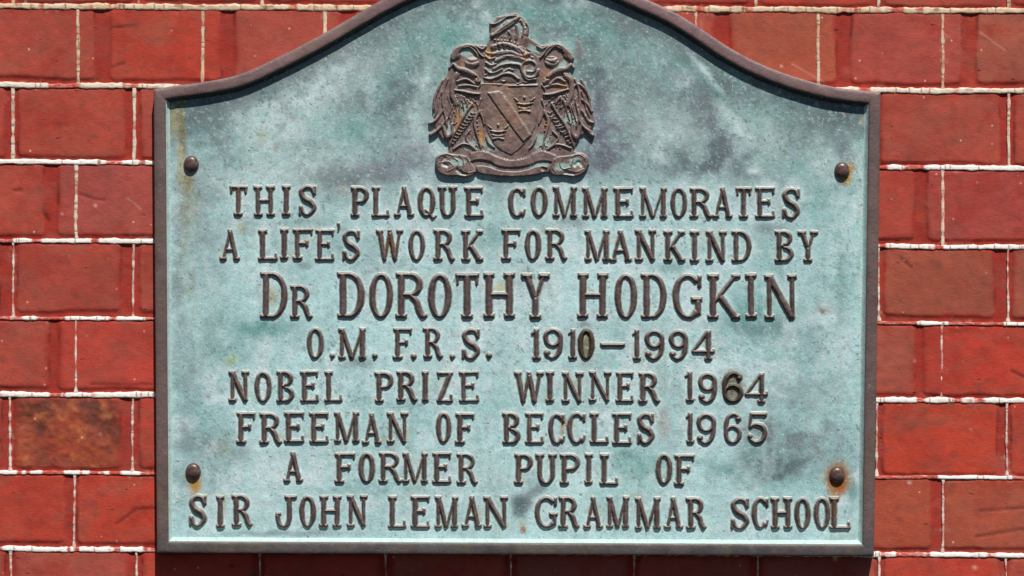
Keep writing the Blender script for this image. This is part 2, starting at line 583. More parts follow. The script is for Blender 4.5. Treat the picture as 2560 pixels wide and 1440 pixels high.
        for k, (o, h) in enumerate(prof):
            e = 1 + 0.13 * vnoise(s, 0 * s + (k // 4) * 9, 7, seed + k // 4) + 0.2 * vnoise(s, 0 * s + (k // 4) * 9, 19, seed + 3 + k // 4)
            hh = np.where(h > 0, h * lift * (1 - 0.6 * crack), h)
            rows.append(world(px + nx * o * hw * e, py + ny * o * hw * e, hh))
            cva = np.clip(cov + 0.5 * vnoise(s, 0 * s + k * 13, 8, seed + 30 + k) * (cov < 0.98), 0, 1)[:, None]
            if abs(o) > 0.95:
                cva = cva * 0.75
            tn = np.clip(tone + 0.45 * fbm(s, 0 * s + k * 21, 14, seed + 60, 3), 0, 1)[:, None]
            w_ = white * (1 - tn) + cream * tn
            dirt = np.clip(sstep(0.1, 0.6, fbm(s, 0 * s + k * 7, 20, seed + 80, 4)) * (0.08 + 0.95 * tone), 0, 0.85)[:, None]
            w_ = w_ * (1 - dirt) + grey * dirt
            cr_ = crack[:, None] * (0.75 if abs(o) < 1 else 0.3)
            cols.append((red * (1 - cva) + w_ * cva) * (1 - cr_) + lin(120, 82, 62) * cr_)
        P = np.stack(rows, 1).reshape(-1, 3)
        Cc = np.stack(cols, 1).reshape(-1, 3)
        q = len(prof)
        a = np.arange(m - 1)[:, None] * q + np.arange(q - 1)[None]
        fc = np.stack([a, a + 1, a + q + 1, a + q], -1).reshape(-1, 4) + base
        V.append(P)
        F.append(fc)
        CC.append(Cc)

    TONE = {1: 0.8, 2: 0.85, 3: 0.55, 4: 0.12, 5: 0.12, 6: 0.05, 7: 0.12, 8: 0.03, 9: 0.0}
    HALF = {2: 7.0, 3: 6.2, 4: 5.6, 5: 5.3, 6: 4.3, 7: 6.0, 8: 4.5, 9: 6.0}
    for j in range(1, len(JL) - 1):
        x = np.arange(WX0 + 2, WX1 - 2, 3.0)
        y = jy(j, x)
        cv = cover(j, x)
        ribbon(x, y, 0 * x, 1 + 0 * x, HALF.get(j, 6.0), cv, TONE.get(j, 0.2), 1000 + j * 50)
    for c in range(-2, 9):
        i = c + 2
        for n, x0 in enumerate(upright(c)):
            if x0 < WX0 + 20 or x0 > WX1 - 20:
                continue
            ya, yb = float(jy(i, x0)), float(jy(i + 1, x0))
            y = np.arange(ya + 4, yb - 3, 3.0)
            seed = 4000 + c * 100 + n
            lean = -0.002 * (y - 720) * (1 - x0 / 2560.0)
            x = x0 + lean + 1.3 * fbm(y, 0 * y, 50, seed, 2)
            hi = c <= 2
            cv = 0.35 + 0.75 * fbm(y, 0 * y, 16, seed + 3, 3) + (0.55 if hi else 0.22)
            cv = np.clip(cv, 0, 1)
            foot = np.exp(-((yb - y) / 14.0) ** 2) + 0.6 * np.exp(-((y - ya) / 10.0) ** 2)
            cv = np.clip(cv + foot * (0.5 if not hi else 0.2), 0, 1)
            half = (3.9 if hi else 3.0) * (1 + 0.7 * foot * (not hi))
            ribbon(x, y, -1 + 0 * y, 0 * y, half, cv, 0.85 if c <= 0 else (0.6 if c <= 2 else 0.3), seed, 0.45, 0.62)
    mesh_obj('ribbon_pointing', np.concatenate(V), np.concatenate(F), [M_LIME], root, {'col': np.concatenate(CC)})
    return root


WALL = build_wall()

# ------------------------------------------------------------------ plaque
ZP, ZF = 21.0, 39.0              # plate and frame face above the wall
plaque = empty('memorial_plaque', tuple(world(1290, 1385, 0)))
plaque['label'] = 'verdigris bronze commemorative plaque with arched top, raised lettering and coat of arms'
plaque['category'] = 'plaque'
OFF = np.array(plaque.location)


def pworld(px, py, h):
    return world(px, py, h, PK) - OFF


OUT_L = [(385, 224), (435, 215), (485, 209), (530, 202), (575, 193), (622, 178), (672, 155), (735, 124), (810, 84), (860, 55), (910, 26), (947, 5)]
OUT_R = [(1612, -3), (1650, 14), (1698, 38), (1759, 77), (1826, 121), (1892, 156), (1958, 183), (2011, 200), (2065, 214), (2118, 223), (2201, 231)]


def catmull(pts, n):
    p = np.array(pts, float)
    p = np.vstack([2 * p[0] - p[1], p, 2 * p[-1] - p[-2]])
    out = []
    for i in range(1, len(p) - 2):
        for t in np.linspace(0, 1, n, endpoint=False):
            a, b, c, d = p[i - 1:i + 3]
            out.append(0.5 * (2 * b + (c - a) * t + (2 * a - 5 * b + 4 * c - d) * t * t + (3 * b - a - 3 * c + d) * t ** 3))
    out.append(p[-2])
    return np.array(out)


def outline():
    arc = [(1010, -27), (1075, -52), (1145, -71), (1215, -82), (1283, -86), (1350, -83), (1420, -73), (1490, -54), (1555, -29)]
    top = catmull(OUT_L + arc + OUT_R, 8)
    near = np.minimum(np.hypot(*(top - top[0]).T), np.hypot(*(top - top[-1]).T))
    near[0] = near[-1] = 99
    top = top[near > 52]
    right = np.linspace((2201, 231), (2184, 1390), 30)[1:]
    bot = np.linspace((2184, 1390), (393, 1382), 40)[1:]
    left = np.linspace((393, 1382), (385, 224), 30)[1:-1]
    global CORNERS
    CORNERS = [0, len(top) - 1, len(top) + 28, len(top) + 67]
    return np.vstack([top, right, bot, left])


def inset(P, d):
    """mitred inward offset of a clockwise (screen) outline"""
    nx = np.roll(P, -1, 0) - P
    nx /= np.linalg.norm(nx, axis=1)[:, None]
    pv = np.roll(nx, 1, 0)
    n1 = np.stack([-nx[:, 1], nx[:, 0]], 1)
    n0 = np.stack([-pv[:, 1], pv[:, 0]], 1)
    b = n0 + n1
    b /= np.linalg.norm(b, axis=1)[:, None]
    k = 1 / np.maximum((b * n1).sum(1), 0.35)
    return P + b * (d * k)[:, None]


def in_poly(X, Y, P):
    ins = np.zeros(X.shape, bool)
    for (x0, y0), (x1, y1) in zip(P, np.roll(P, -1, 0)):
        c = ((y0 > Y) != (y1 > Y))
        if y1 != y0:
            ins ^= c & (X < (x1 - x0) * (Y - y0) / (y1 - y0) + x0)
    return ins


OUTL = outline()


def build_frame():
    prof = [(-2.0, -4.0), (0.0, ZF - 3.2), (0.8, ZF - 1.2), (2.8, ZF), (9, ZF + 0.5), (15, ZF + 0.6), (21, ZF + 0.5), (26.6, ZF), (28.8, ZF - 1.3), (29.8, ZF - 3.2),
            (33.5, ZP + 4.0), (37.5, ZP + 0.6), (40.5, ZP - 1.5)]
    V, Cc = [], []
    for k, (d, h) in enumerate(prof):
        Q = inset(OUTL, d)
        V.append(pworld(Q[:, 0], Q[:, 1], h + 0.35 * vnoise(Q[:, 0], Q[:, 1] + k * 30, 25, 60 + k)))
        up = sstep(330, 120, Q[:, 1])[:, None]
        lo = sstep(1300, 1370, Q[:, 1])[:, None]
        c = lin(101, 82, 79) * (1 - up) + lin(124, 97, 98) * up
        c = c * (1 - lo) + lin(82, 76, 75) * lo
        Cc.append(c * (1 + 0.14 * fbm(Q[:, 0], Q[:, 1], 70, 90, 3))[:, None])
    # four lengths that meet in mitres at the corners, each with its own edge vertices
    m = len(OUTL)
    q = len(prof)
    V, Cc = np.stack(V, 1), np.stack(Cc, 1)
    VV, CV, F, MI, n0 = [], [], [], [], 0
    for a, b in zip(CORNERS, CORNERS[1:] + [m]):
        ids = np.arange(a, b + 1) % m
        VV.append(V[ids].reshape(-1, 3))
        CV.append(Cc[ids].reshape(-1, 3))
        n = len(ids)
        i = np.arange(n - 1)
        for k in range(q - 1):
            c0, c1 = n0 + i * q + k, n0 + (i + 1) * q + k
            F.append(np.stack([c0, c0 + 1, c1 + 1, c1], -1))
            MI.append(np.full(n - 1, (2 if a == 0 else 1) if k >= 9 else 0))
        n0 += n * q
    V, Cc = np.concatenate(VV), np.concatenate(CV)
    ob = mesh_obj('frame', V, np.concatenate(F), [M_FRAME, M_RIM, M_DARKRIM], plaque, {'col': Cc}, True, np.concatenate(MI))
    return ob


build_frame()

# ---- patina of the plate: (x, y, rx, ry, angle, colour, strength)
DK, GR, TE, PA, OL, RU, YE, PU, BR = ((92, 106, 110), (112, 124, 128), (104, 150, 146), (188, 207, 207), (128, 124, 84), (150, 88, 38),
                                  (166, 150, 92), (98, 100, 114), (120, 100, 94))
BLOBS = [
    (560, 250, 170, 26, -14, DK, .75), (740, 190, 130, 22, -28, GR, .7), (900, 110, 120, 24, -30, GR, .6), (440, 300, 26, 80, 0, DK, .6),
    (520, 300, 80, 34, -10, DK, .5), (1010, 160, 90, 60, -30, TE, .5), (1090, 90, 110, 50, 0, TE, .55), (1000, 60, 90, 30, -20, GR, .5),
    (900, 165, 130, 30, -30, GR, .5), (800, 230, 150, 46, -28, PA, .6), (930, 250, 90, 60, -20, DK, .45), (1005, 260, 40, 90, 10, DK, .5),
    (1035, 180, 26, 60, 20, DK, .45), (880, 335, 70, 30, -10, TE, .6), (700, 330, 120, 60, 0, PA, .35), (930, 420, 150, 26, -6, PU, .75),
    (1010, 390, 70, 44, 0, PU, .6), (880, 440, 80, 26, 0, DK, .55), (760, 400, 160, 40, 0, PA, .4), (640, 440, 160, 24, 0, PA, .6),
    (560, 380, 60, 60, 0, GR, .35), (1050, 260, 22, 120, 12, PA, .4),
    (1330, 30, 60, 26, 20, TE, .5), (1440, 60, 120, 40, 10, TE, .6), (1435, 75, 30, 18, 0, TE, .6), (1380, 75, 60, 26, 0, GR, .5),
    (1448, 130, 10, 36, 0, (124, 104, 98), .75), (1478, 115, 18, 26, 0, DK, .6), (1500, 200, 60, 80, 10, DK, .6), (1470, 180, 26, 60, -20, DK, .4),
    (1500, 270, 24, 50, 5, PU, .8), (1520, 350, 56, 44, 0, PU, .95), (1500, 250, 12, 14, 0, DK, .9), (1490, 400, 70, 34, 0, PU, .8),
    (1590, 300, 46, 110, 10, GR, .5), (1620, 130, 90, 50, 25, TE, .35), (1570, 60, 80, 30, 20, GR, .6), (1650, 230, 60, 90, -30, GR, .35),
    (1690, 330, 100, 60, 20, PA, .5), (1750, 270, 50, 60, 20, GR, .6), (1700, 110, 120, 22, 30, GR, .6), (1810, 250, 60, 40, 30, GR, .5),
    (1830, 230, 90, 26, 25, DK, .5), (1930, 240, 80, 26, 12, DK, .45), (1770, 190, 70, 8, 52, PA, .8), (1800, 240, 60, 12, 50, TE, .6),
    (1840, 310, 70, 16, 48, PA, .65), (1800, 345, 90, 20, 52, PU, .55), (1800, 390, 90, 40, 0, DK, .8), (1740, 420, 90, 26, 0, DK, .6),
    (1890, 427, 18, 10, 0, (190, 206, 206), .9), (1960, 290, 60, 40, 20, TE, .5), (2010, 330, 70, 50, 0, GR, .5), (2100, 300, 50, 50, 0, DK, .6),
    (2080, 250, 80, 20, 6, DK, .45), (2110, 380, 20, 40, 0, PU, .55), (2050, 410, 50, 30, 0, PA, .4), (1980, 420, 50, 30, 0, TE, .35),
    (1920, 330, 50, 60, 40, PA, .3),
    (480, 480, 40, 60, 0, GR, .45), (720, 470, 150, 18, 0, PA, .35), (850, 450, 90, 22, 0, GR, .5), (1240, 452, 160, 12, 0, GR, .4),
    (1900, 825, 90, 30, 6, DK, .5), (1880, 790, 70, 40, 0, TE, .55), (1960, 880, 80, 40, 20, TE, .35), (1990, 1000, 60, 40, 0, GR, .45),
    (1950, 1090, 120, 40, 15, GR, .6), (1950, 1170, 80, 26, -8, DK, .85), (1890, 1140, 50, 34, 0, DK, .6), (1590, 1150, 60, 40, 20, TE, .5),
    (1830, 1180, 80, 24, 20, TE, .5), (2080, 1090, 40, 50, 0, GR, .5), (2100, 900, 40, 120, 0, PA, .35), (2130, 1230, 14, 24, 0, TE, .8),
    (1305, 1255, 27, 22, 0, (84, 98, 102), .95), (1300, 1280, 16, 18, 20, (84, 98, 102), .9), (1340, 1228, 30, 14, -30, GR, .8),
    (650, 820, 80, 22, 0, TE, .7), (560, 760, 60, 60, 0, TE, .3), (560, 880, 70, 40, -10, TE, .35), (600, 1130, 26, 30, 0, GR, .5),
    (520, 1110, 60, 40, 0, GR, .4), (690, 1190, 60, 50, 0, PA, .5), (470, 1050, 30, 140, 0, GR, .3), (440, 700, 20, 200, 0, GR, .4),
    (900, 1222, 130, 12, 0, TE, .4), (1110, 835, 70, 14, 0, PA, .3), (1240, 590, 60, 30, 0, TE, .35), (1430, 555, 40, 14, 0, DK, .5),
    (1920, 570, 40, 14, 0, GR, .6), (1680, 665, 40, 16, 0, TE, .6), (840, 620, 60, 30, 0, TE, .3), (760, 665, 20, 12, 0, DK, .5),
    (1390, 1090, 60, 30, 0, PA, .4), (1660, 1060, 16, 40, 0, (170, 150, 140), .5), (1690, 490, 90, 40, 0, PA, .25), (700, 1335, 160, 8, 0, GR, .55),
    (900, 905, 40, 16, 0, DK, .6), (1240, 740, 90, 40, 0, PA, .4), (1060, 980, 40, 30, 0, PA, .3), (2060, 560, 50, 90, 0, TE, .25),
    (2110, 700, 30, 120, 0, TE, .35), (1990, 780, 40, 22, 0, TE, .4), (520, 600, 46, 50, 0, GR, .3), (490, 520, 14, 60, 0, OL, .3),
    # weather staining: olive and rust
    (452, 300, 9, 60, 0, OL, .85), (436, 300, 9, 44, 0, YE, .6), (458, 345, 9, 40, 0, (112, 100, 74), .7), (449, 410, 10, 60, 0, YE, .6),
    (470, 450, 13, 26, 0, (140, 120, 70), .7), (462, 500, 15, 60, 0, OL, .5), (458, 590, 13, 60, 0, OL, .3), (470, 690, 22, 90, 0, OL, .25),
    (483, 1214, 15, 22, 0, (166, 118, 44), 1.0), (468, 1190, 7, 14, 0, (150, 110, 56), .6), (497, 1200, 6, 12, 0, (160, 130, 66), .6), (484, 1240, 8, 24, 0, YE, .6),
    (2096, 1196, 33, 40, 0, (156, 128, 66), .9), (2094, 1214, 21, 29, 0, (166, 86, 24), 1.0), (2094, 1191, 26, 29, 0, (126, 62, 22), 1.0), (2084, 1262, 9, 46, 0, (150, 136, 84), .75), (2075, 1300, 9, 30, 0, (150, 140, 84), .6),
    (2105, 1345, 40, 10, 0, OL, .3), (2119, 440, 15, 22, 0, (164, 122, 48), 1.0), (2128, 420, 8, 18, 0, (170, 130, 60), .9), (2106, 455, 10, 10, 0, (140, 112, 74), .7),
    (1308, 1327, 7, 10, 0, (140, 92, 50), .95), (1307, 1310, 12, 8, 0, YE, .5), (2055, 776, 9, 7, 0, (120, 84, 72), .9), (2060, 770, 22, 16, 0, (150, 140, 130), .4),
    (1411, 1058, 7, 12, 0, RU, .95), (1407, 1075, 5, 26, 0, (150, 110, 60), .7), (1466, 866, 20, 36, 0, (112, 98, 66), .95),
    (1462, 815, 16, 8, 0, GR, .6), (1832, 968, 30, 40, 0, (100, 86, 58), .95), (1250, 720, 16, 14, 0, (184, 168, 120), .7),
    (678, 740, 12, 26, 0, (150, 140, 96), .7), (975, 610, 8, 26, 0, (168, 150, 96), .6), (1940, 1250, 0.1, 0.1, 0, OL, 0),
    (578, 900, 18, 12, -30, (170, 172, 110), .6), (655, 340, 12, 20, 20, (148, 148, 104), .45), (690, 370, 8, 14, 0, (140, 120, 100), .4),
    (560, 1120, 20, 30, 0, OL, .3), (600, 570, 14, 18, 0, (168, 160, 110), .45), (1960, 380, 8, 10, 0, OL, .5), (2160, 300, 5, 14, 0, YE, .6),
    (860, 470, 12, 14, 0, (160, 150, 130), .4), (740, 640, 12, 12, 0, OL, .35), (700, 1090, 14, 8, 0, YE, .45),
]


def patina(X, Y):
    d = fbm(X, Y, 34, 3, 4)
    e = fbm(X, Y, 34, 9, 4)
    Xw, Yw = X + 26 * d, Y + 22 * e
    low = sstep(250, 640, Y)
    base = lin(138, 165, 163) * (1 - low)[..., None] + lin(166, 197, 198) * low[..., None]
    f = fbm(X, Y, 120, 21, 5)
    C = base * (1 + 0.26 * f[..., None])
    g = sstep(0.0, 0.6, fbm(X, Y, 170, 22, 5))[..., None]
    C = C * (1 - 0.6 * g) + lin(134, 180, 178) * 0.6 * g
    g = (sstep(0.05, 0.5, fbm(X * 0.9, Y, 80, 24, 5)) * (0.85 - 0.5 * low))[..., None]
    C = C * (1 - g) + lin(112, 132, 134) * g
    g = (sstep(0.05, 0.5, fbm(X, Y, 66, 25, 5)) * 0.62)[..., None]
    C = C * (1 - g) + lin(198, 214, 217) * g
    # grey-green patina band along the arched top rim, darkened to deepen its shadow
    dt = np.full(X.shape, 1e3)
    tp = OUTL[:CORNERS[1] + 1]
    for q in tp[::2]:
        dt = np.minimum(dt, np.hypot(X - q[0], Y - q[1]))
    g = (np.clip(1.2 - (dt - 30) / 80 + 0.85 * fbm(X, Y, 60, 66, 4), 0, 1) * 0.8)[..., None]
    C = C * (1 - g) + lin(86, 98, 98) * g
    # wash-down streaks, and paler verdigris crowding round the lettering
    stk = sstep(0.15, 0.6, fbm(X * 2.2, Y * 0.28, 60, 67, 4)) * low * 0.3
    C = C * (1 - stk[..., None]) + lin(186, 206, 202) * stk[..., None]
    stk = sstep(0.2, 0.6, fbm(X * 2.4, Y * 0.25, 60, 68, 4)) * low * 0.35
    C = C * (1 - stk[..., None]) + lin(132, 156, 150) * stk[..., None]
    hd = letter_dist(X, Y)
    hb = np.clip(0.55 + 0.9 * fbm(X, Y, 50, 69, 4), 0.05, 0.9)
    g = (np.exp(-np.clip(-hd - 3, 0, 99) / 6.0) * hb * 0.75)[..., None]
    C = C * (1 - g) + lin(202, 218, 218) * g
    hb = sstep(0.25, 0.6, fbm(X, Y, 40, 70, 4)) * 0.6
    g = (np.exp(-np.clip(-hd - 2, 0, 99) / 5.0) * hb)[..., None]
    C = C * (1 - g) + lin(158, 150, 112) * g
    brk = 0.55 + 0.9 * sstep(-0.5, 0.5, fbm(X, Y, 26, 31, 4))
    for (x, y, rx, ry, an, c, s) in BLOBS:
        small = rx * ry < 1500
        s = s if small else min(1.3 * s, 1.0)
        if small:
            xx, yy = X + 7 * d - x, Y + 7 * e - y
        else:
            xx, yy = Xw - x, Yw - y
        if s <= 0:
            continue
        a = math.radians(an)
        u = (xx * math.cos(a) + yy * math.sin(a)) / rx
        w_ = (-xx * math.sin(a) + yy * math.cos(a)) / ry
        q2 = u * u + w_ * w_
        g = np.exp(-(q2 ** 1.7 if small else q2) * 0.9) * s
        if not small:
            g = np.clip(g * brk, 0, 0.95)
        C = C * (1 - g[..., None]) + lin(*c) * g[..., None]
    # mid-sized salt-and-pepper crystals
    r = np.random.default_rng(8).normal(0, 1, X.shape)
    C = C * (1 + 0.05 * r)[..., None]
    # pale crystals and dark pinholes, thickest on the arched head
    t = fbm(X, Y, 8, 61, 2)
    z = fbm(X, Y, 110, 62, 3)
    g = (sstep(0.42, 0.66, t) * np.clip(0.1 + 0.9 * z + 0.3 * (1 - low), 0, 0.4))[..., None]
    C = C * (1 - g) + lin(186, 206, 206) * g
    g = (sstep(0.42, 0.62, -t) * np.clip(0.2 - 0.9 * z + 0.3 * (1 - low), 0, 0.75))[..., None]
    C = C * (1 - g) + lin(88, 106, 108) * g
    return np.clip(C, 0.02, 0.85)


def build_plate():
    st = 4.0
    X, Y = np.meshgrid(np.arange(380, 2210, st), np.arange(-92, 1396, st))
    P = inset(OUTL, 22)
    keep = in_poly(X[:-1, :-1] + st / 2, Y[:-1, :-1] + st / 2, P)
    H = ZP + 0.55 * fbm(X, Y, 90, 41, 4) + 0.35 * fbm(X, Y, 16, 44, 3)
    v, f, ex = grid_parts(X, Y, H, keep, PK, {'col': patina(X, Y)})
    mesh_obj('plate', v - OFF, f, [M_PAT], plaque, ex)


# ------------------------------------------------------------------ lettering (slab-serif capitals, drawn stroke by stroke)


class Pen:
    def __init__(s, x0, x1, yt, yb):
        s.x0, s.w, s.yt, s.h = x0, x1 - x0, yt, yb - yt
        k = s.h / 80.0
        s.k = k
        s.T = 13.4 * (0.35 + 0.65 * k)
        s.B = 9.2 * (0.45 + 0.55 * k)
        s.S = 10.4 * (0.4 + 0.6 * k)
        s.L = 23.0 * (0.4 + 0.6 * k)
        s.ops = []

    def box(s, xa, ya, xb, yb, t, t2=None):
        s.ops.append(('box', xa, ya, xb, yb, t / 2, (t2 or t) / 2))

    def poly(s, pts, rad):
        pts = np.array(pts, float)
        rad = np.broadcast_to(np.asarray(rad, float), (len(pts),))
        for i in range(len(pts) - 1):
            s.ops.append(('cap', *pts[i], *pts[i + 1], rad[i], rad[i + 1]))

    def stem(s, x, y0=0.0, y1=None, t=None):
        s.box(x, y0, x, s.h if y1 is None else y1, t or s.T)

    def foot(s, x, l=None, y=None):
        l = l or s.L
        y = s.h - s.S / 2 if y is None else y
        s.box(x - l / 2, y, x + l / 2, y, s.S)

    def head(s, x, l=None):
        s.foot(x, l, s.S / 2)

    def bar(s, xa, xb, y, t=None):
        s.box(xa, y, xb, y, t or s.B)

    def drop(s, x, y, dy):
        s.box(x, y, x, y + dy, s.S * 0.95, s.S * 0.5)

    def ell(s, cx, cy, rx, ry, a0, a1, t_side=None, t_top=None, n=26):
        a = np.radians(np.linspace(a0, a1, n))
        ts, tt = (t_side or s.T) / 2, (t_top or s.B) / 2
        r = tt + (ts - tt) * np.abs(np.cos(a)) ** 1.4
        s.poly(np.stack([cx + (rx - r) * np.cos(a), cy - (ry - r) * np.sin(a)], 1), r)

    def spline(s, pts, rad):
        p = catmull(pts, 7)
        rr = np.interp(np.linspace(0, 1, len(p)), np.linspace(0, 1, len(rad)), rad)
        s.poly(p, rr)

    def sdf(s, X, Y):
        x, y = X - s.x0, Y - s.yt
        d = np.full(X.shape, -99.0)
        for o in s.ops:
            k, xa, ya, xb, yb, ra, rb = o
            dx, dy = xb - xa, yb - ya
            L = math.hypot(dx, dy) or 1e-6
            ux, uy = dx / L, dy / L
            u = (x - xa) * ux + (y - ya) * uy
            v_ = -(x - xa) * uy + (y - ya) * ux
            t = np.clip(u / L, 0, 1)
            r = ra + (rb - ra) * t
            if k == 'cap':
                dd = r - np.hypot(u - t * L, v_)
            else:
                q = np.minimum(L / 2 - np.abs(u - L / 2), r - np.abs(v_))
                cu, cv = np.maximum(np.abs(u - L / 2) - L / 2 + 1.6, 0), np.maximum(np.abs(v_) - r + 1.6, 0)
                dd = np.where((cu > 0) & (cv > 0), 1.6 - np.hypot(cu, cv), q)
            d = np.maximum(d, dd)
        return d


def draw(ch, p):
    w, h, T, B, S, L = p.w, p.h, p.T, p.B, p.S, p.L
    sx = min(L, 0.46 * w) * 0.5 + 0.5                         # stem nearest the left
    if ch == 'I':
        p.stem(w / 2); p.head(w / 2, w); p.foot(w / 2, w)
    elif ch == 'H':
        l = min(L, w * 0.47)
        for x in (l / 2, w - l / 2):
            p.stem(x); p.head(x, l); p.foot(x, l)
        p.bar(l / 2, w - l / 2, h * 0.48)
    elif ch == 'T':
        p.stem(w / 2); p.foot(w / 2, min(L * 1.05, w * .6)); p.bar(0, w, B / 2)
        p.drop(S * .5, 1, h * .26); p.drop(w - S * .5, 1, h * .26)
    elif ch == 'L':
        p.stem(sx); p.head(sx, 2 * sx); p.bar(0, w, h - B / 2); p.drop(w - S * .5, h - 1, -h * .24)
    elif ch in 'EF':
        p.stem(sx); p.bar(0, w - 1, B / 2); p.drop(w - S * .5, 1, h * .22)
        p.bar(sx, w * .66, h * .47); p.box(w * .68, h * .47 - h * .1, w * .68, h * .47 + h * .11, S * .9)
        if ch == 'E':
            p.bar(0, w, h - B / 2); p.drop(w - S * .5, h - 1, -h * .24)
        else:
            p.foot(sx, 2 * sx + 2)
    elif ch in 'PR':
        bw = w if ch == 'P' else w * .88
        cy = h * (.28 if ch == 'P' else .265)
        ry = cy
        p.stem(sx); p.foot(sx, 2 * sx); p.bar(0, bw * .55, B / 2); p.bar(sx, bw * .55, 2 * ry - B / 2)
        p.ell(bw * .55, cy, bw * .45, ry, 90, -90)
        if ch == 'R':
            p.spline([(w * .46, 2 * ry - B / 2), (w * .66, h * .62), (w * .76, h * .82), (w * .86, h * .93), (w - 4, h - S * .55)], [B * .5, T * .5, T * .52, T * .5, S * .5])
    elif ch == 'B':
        p.stem(sx); p.bar(0, w * .5, B / 2); p.bar(0, w * .5, h - B / 2); p.bar(sx, w * .5, h * .48)
        p.ell(w * .5, h * .25, w * .43, h * .25, 90, -90); p.ell(w * .5, h * .74, w * .5, h * .26, 90, -90)
    elif ch == 'D':
        p.stem(sx); p.bar(0, w * .45, B / 2); p.bar(0, w * .45, h - B / 2)
        p.ell(w * .45, h / 2, w * .55, h / 2, 90, -90, T * 1.05)
    elif ch in 'OQ0':
        p.ell(w / 2, h / 2, w / 2, h / 2, 0, 360, T * 1.02)
        if ch == 'Q':
            p.spline([(w * .45, h * .76), (w * .66, h * .86), (w * .84, h * 1.0), (w + 1, h * .95)], [3.5, 5, 5, 3])
    elif ch in 'CG':
        p.ell(w * .52, h / 2, w * .52, h / 2, 52, 308, T * 1.05)
        p.box(w - S * .5, h * .04, w - S * .5, h * .32, S * .9)
        if ch == 'C':
            p.poly([(w * .84, h * .9), (w - 3, h * .74)], [B * .5, 3])
        else:
            p.stem(w * .86, h * .56, h * .92, T * .92); p.bar(w * .62, w + 1, h * .57, S); p.poly([(w * .62, h - 4), (w * .86, h * .86)], [B * .5, T * .4])
    elif ch == 'U':
        l = min(L, w * .45)
        for x in (l / 2, w - l / 2):
            p.stem(x, 0, h * .68); p.head(x, l)
        p.ell(w / 2, h * .66, w / 2 - l / 2 + T / 2, h * .34, 180, 360)
    elif ch == 'A':
        f = L * .82
        p.box(w * .52, 2, f * .52, h - 2, B * .95); p.box(w * .48, 2, w - f * .52, h - 2, T)
        p.bar(w * .27, w * .73, h * .65, B * .9); p.foot(f / 2, f); p.foot(w - f / 2, f); p.box(w * .5, 0, w * .5, h * .1, T * .9)
    elif ch in 'MN':
        l = L * .82 if ch == 'M' else L * .9
        a = l * .5
        p.stem(a, 0, h, B * 1.05); p.foot(a, l); p.box(0, S / 2, l * .9, S / 2, S)
        if ch == 'M':
            p.stem(w - a, 0, h, T); p.foot(w - a, l); p.box(w - l * .9, S / 2, w, S / 2, S)
            p.box(a, 3, w / 2, h - 1, T * .92); p.box(w - a, 3, w / 2, h - 1, B * .85)
        else:
            p.stem(w - a, 0, h, B * 1.05); p.head(w - a, l); p.box(a - 1, 3, w - a + 1, h - 1, T)
    elif ch == 'W':
        l = L * .85
        q = [(l * .5, 2), (w * .31, h - 2), (w * .5, h * .08), (w * .69, h - 2), (w - l * .5, 2)]
        for i, t in enumerate((T, B * .95, T, B * .95)):
            p.box(*q[i], *q[i + 1], t)
        p.head(l / 2, l); p.head(w - l / 2, l); p.box(w * .5 - l * .3, S / 2, w * .5 + l * .3, S / 2, S)
        p.poly([(w * .31, h - 5), (w * .31, h - 4)], [T * .45, T * .45]); p.poly([(w * .69, h - 5), (w * .69, h - 4)], [T * .45, T * .45])
    elif ch == 'Y':
        l = min(L, w * .42)
        p.stem(w / 2, h * .5, h); p.foot(w / 2, L * 1.02); p.box(l / 2, 2, w / 2, h * .56, T); p.box(w - l / 2, 2, w / 2, h * .56, B)
        p.head(l / 2, l); p.head(w - l / 2, l)
    elif ch == 'K':
        p.stem(sx); p.head(sx, 2 * sx); p.foot(sx, 2 * sx)
        p.box(sx, h * .66, w - L * .42, 3, B); p.box(sx + (w - sx) * .22, h * .47, w - L * .42, h - 3, T)
        p.box(w - L * .85, S / 2, w - 1, S / 2, S * .9); p.foot(w - L * .46, L * .9)
    elif ch == 'J':
        p.stem(w * .64, 0, h * .74); p.head(w * .70, w * .6)
        p.spline([(w * .64, h * .70), (w * .58, h * .88), (w * .38, h * .95), (w * .17, h * .86), (w * .09, h * .64)], [T * .5, T * .48, B * .5, T * .45, T * .5])
        p.box(0, h * .60, w * .26, h * .56, S * .9)
    elif ch == 'Z':
        p.bar(0, w, B / 2); p.bar(0, w, h - B / 2); p.box(w - 7, 3, 7, h - 3, T); p.drop(S * .5, 1, h * .24); p.drop(w - S * .5, h - 1, -h * .26)
    elif ch == 'S':
        r = [T * .42, B * .5, B * .55, T * .5, T * .58, T * .55, T * .5, B * .55, B * .5, T * .42]
        p.spline([(w * .86, h * .27), (w * .70, h * .09), (w * .40, h * .07), (w * .15, h * .22), (w * .30, h * .42),
                  (w * .68, h * .56), (w * .86, h * .76), (w * .58, h * .945), (w * .28, h * .91), (w * .12, h * .72)], r)
        p.box(w * .90, h * .02, w * .90, h * .33, S * .8); p.box(w * .08, h * .68, w * .08, h * .99, S * .8)
    elif ch == '.':
        p.poly([(w / 2, h - w * .42), (w / 2 + .1, h - w * .42)], [w * .43, w * .43])
    elif ch == "'":
        p.spline([(w * .5, 4), (w * .6, h * .5), (w * .3, h - 2)], [4.4, 3.6, 1.6])
    elif ch == '-':
        p.bar(0, w, h / 2, h)
    elif ch == '1':
        c = w * .58
        p.stem(c); p.foot(c, min(w * 1.05, L)); p.poly([(c, 5), (2, h * .17)], [B * .5, 3.2])
    elif ch == '9' or ch == '6':
        a = [(w * .5, h * .31, w * .5, h * .31)]
        def fl(pts):
            return pts if ch == '9' else [(w - x, h - y) for x, y in pts]
        e = a[0]
        cx, cy = fl([(e[0], e[1])])[0]
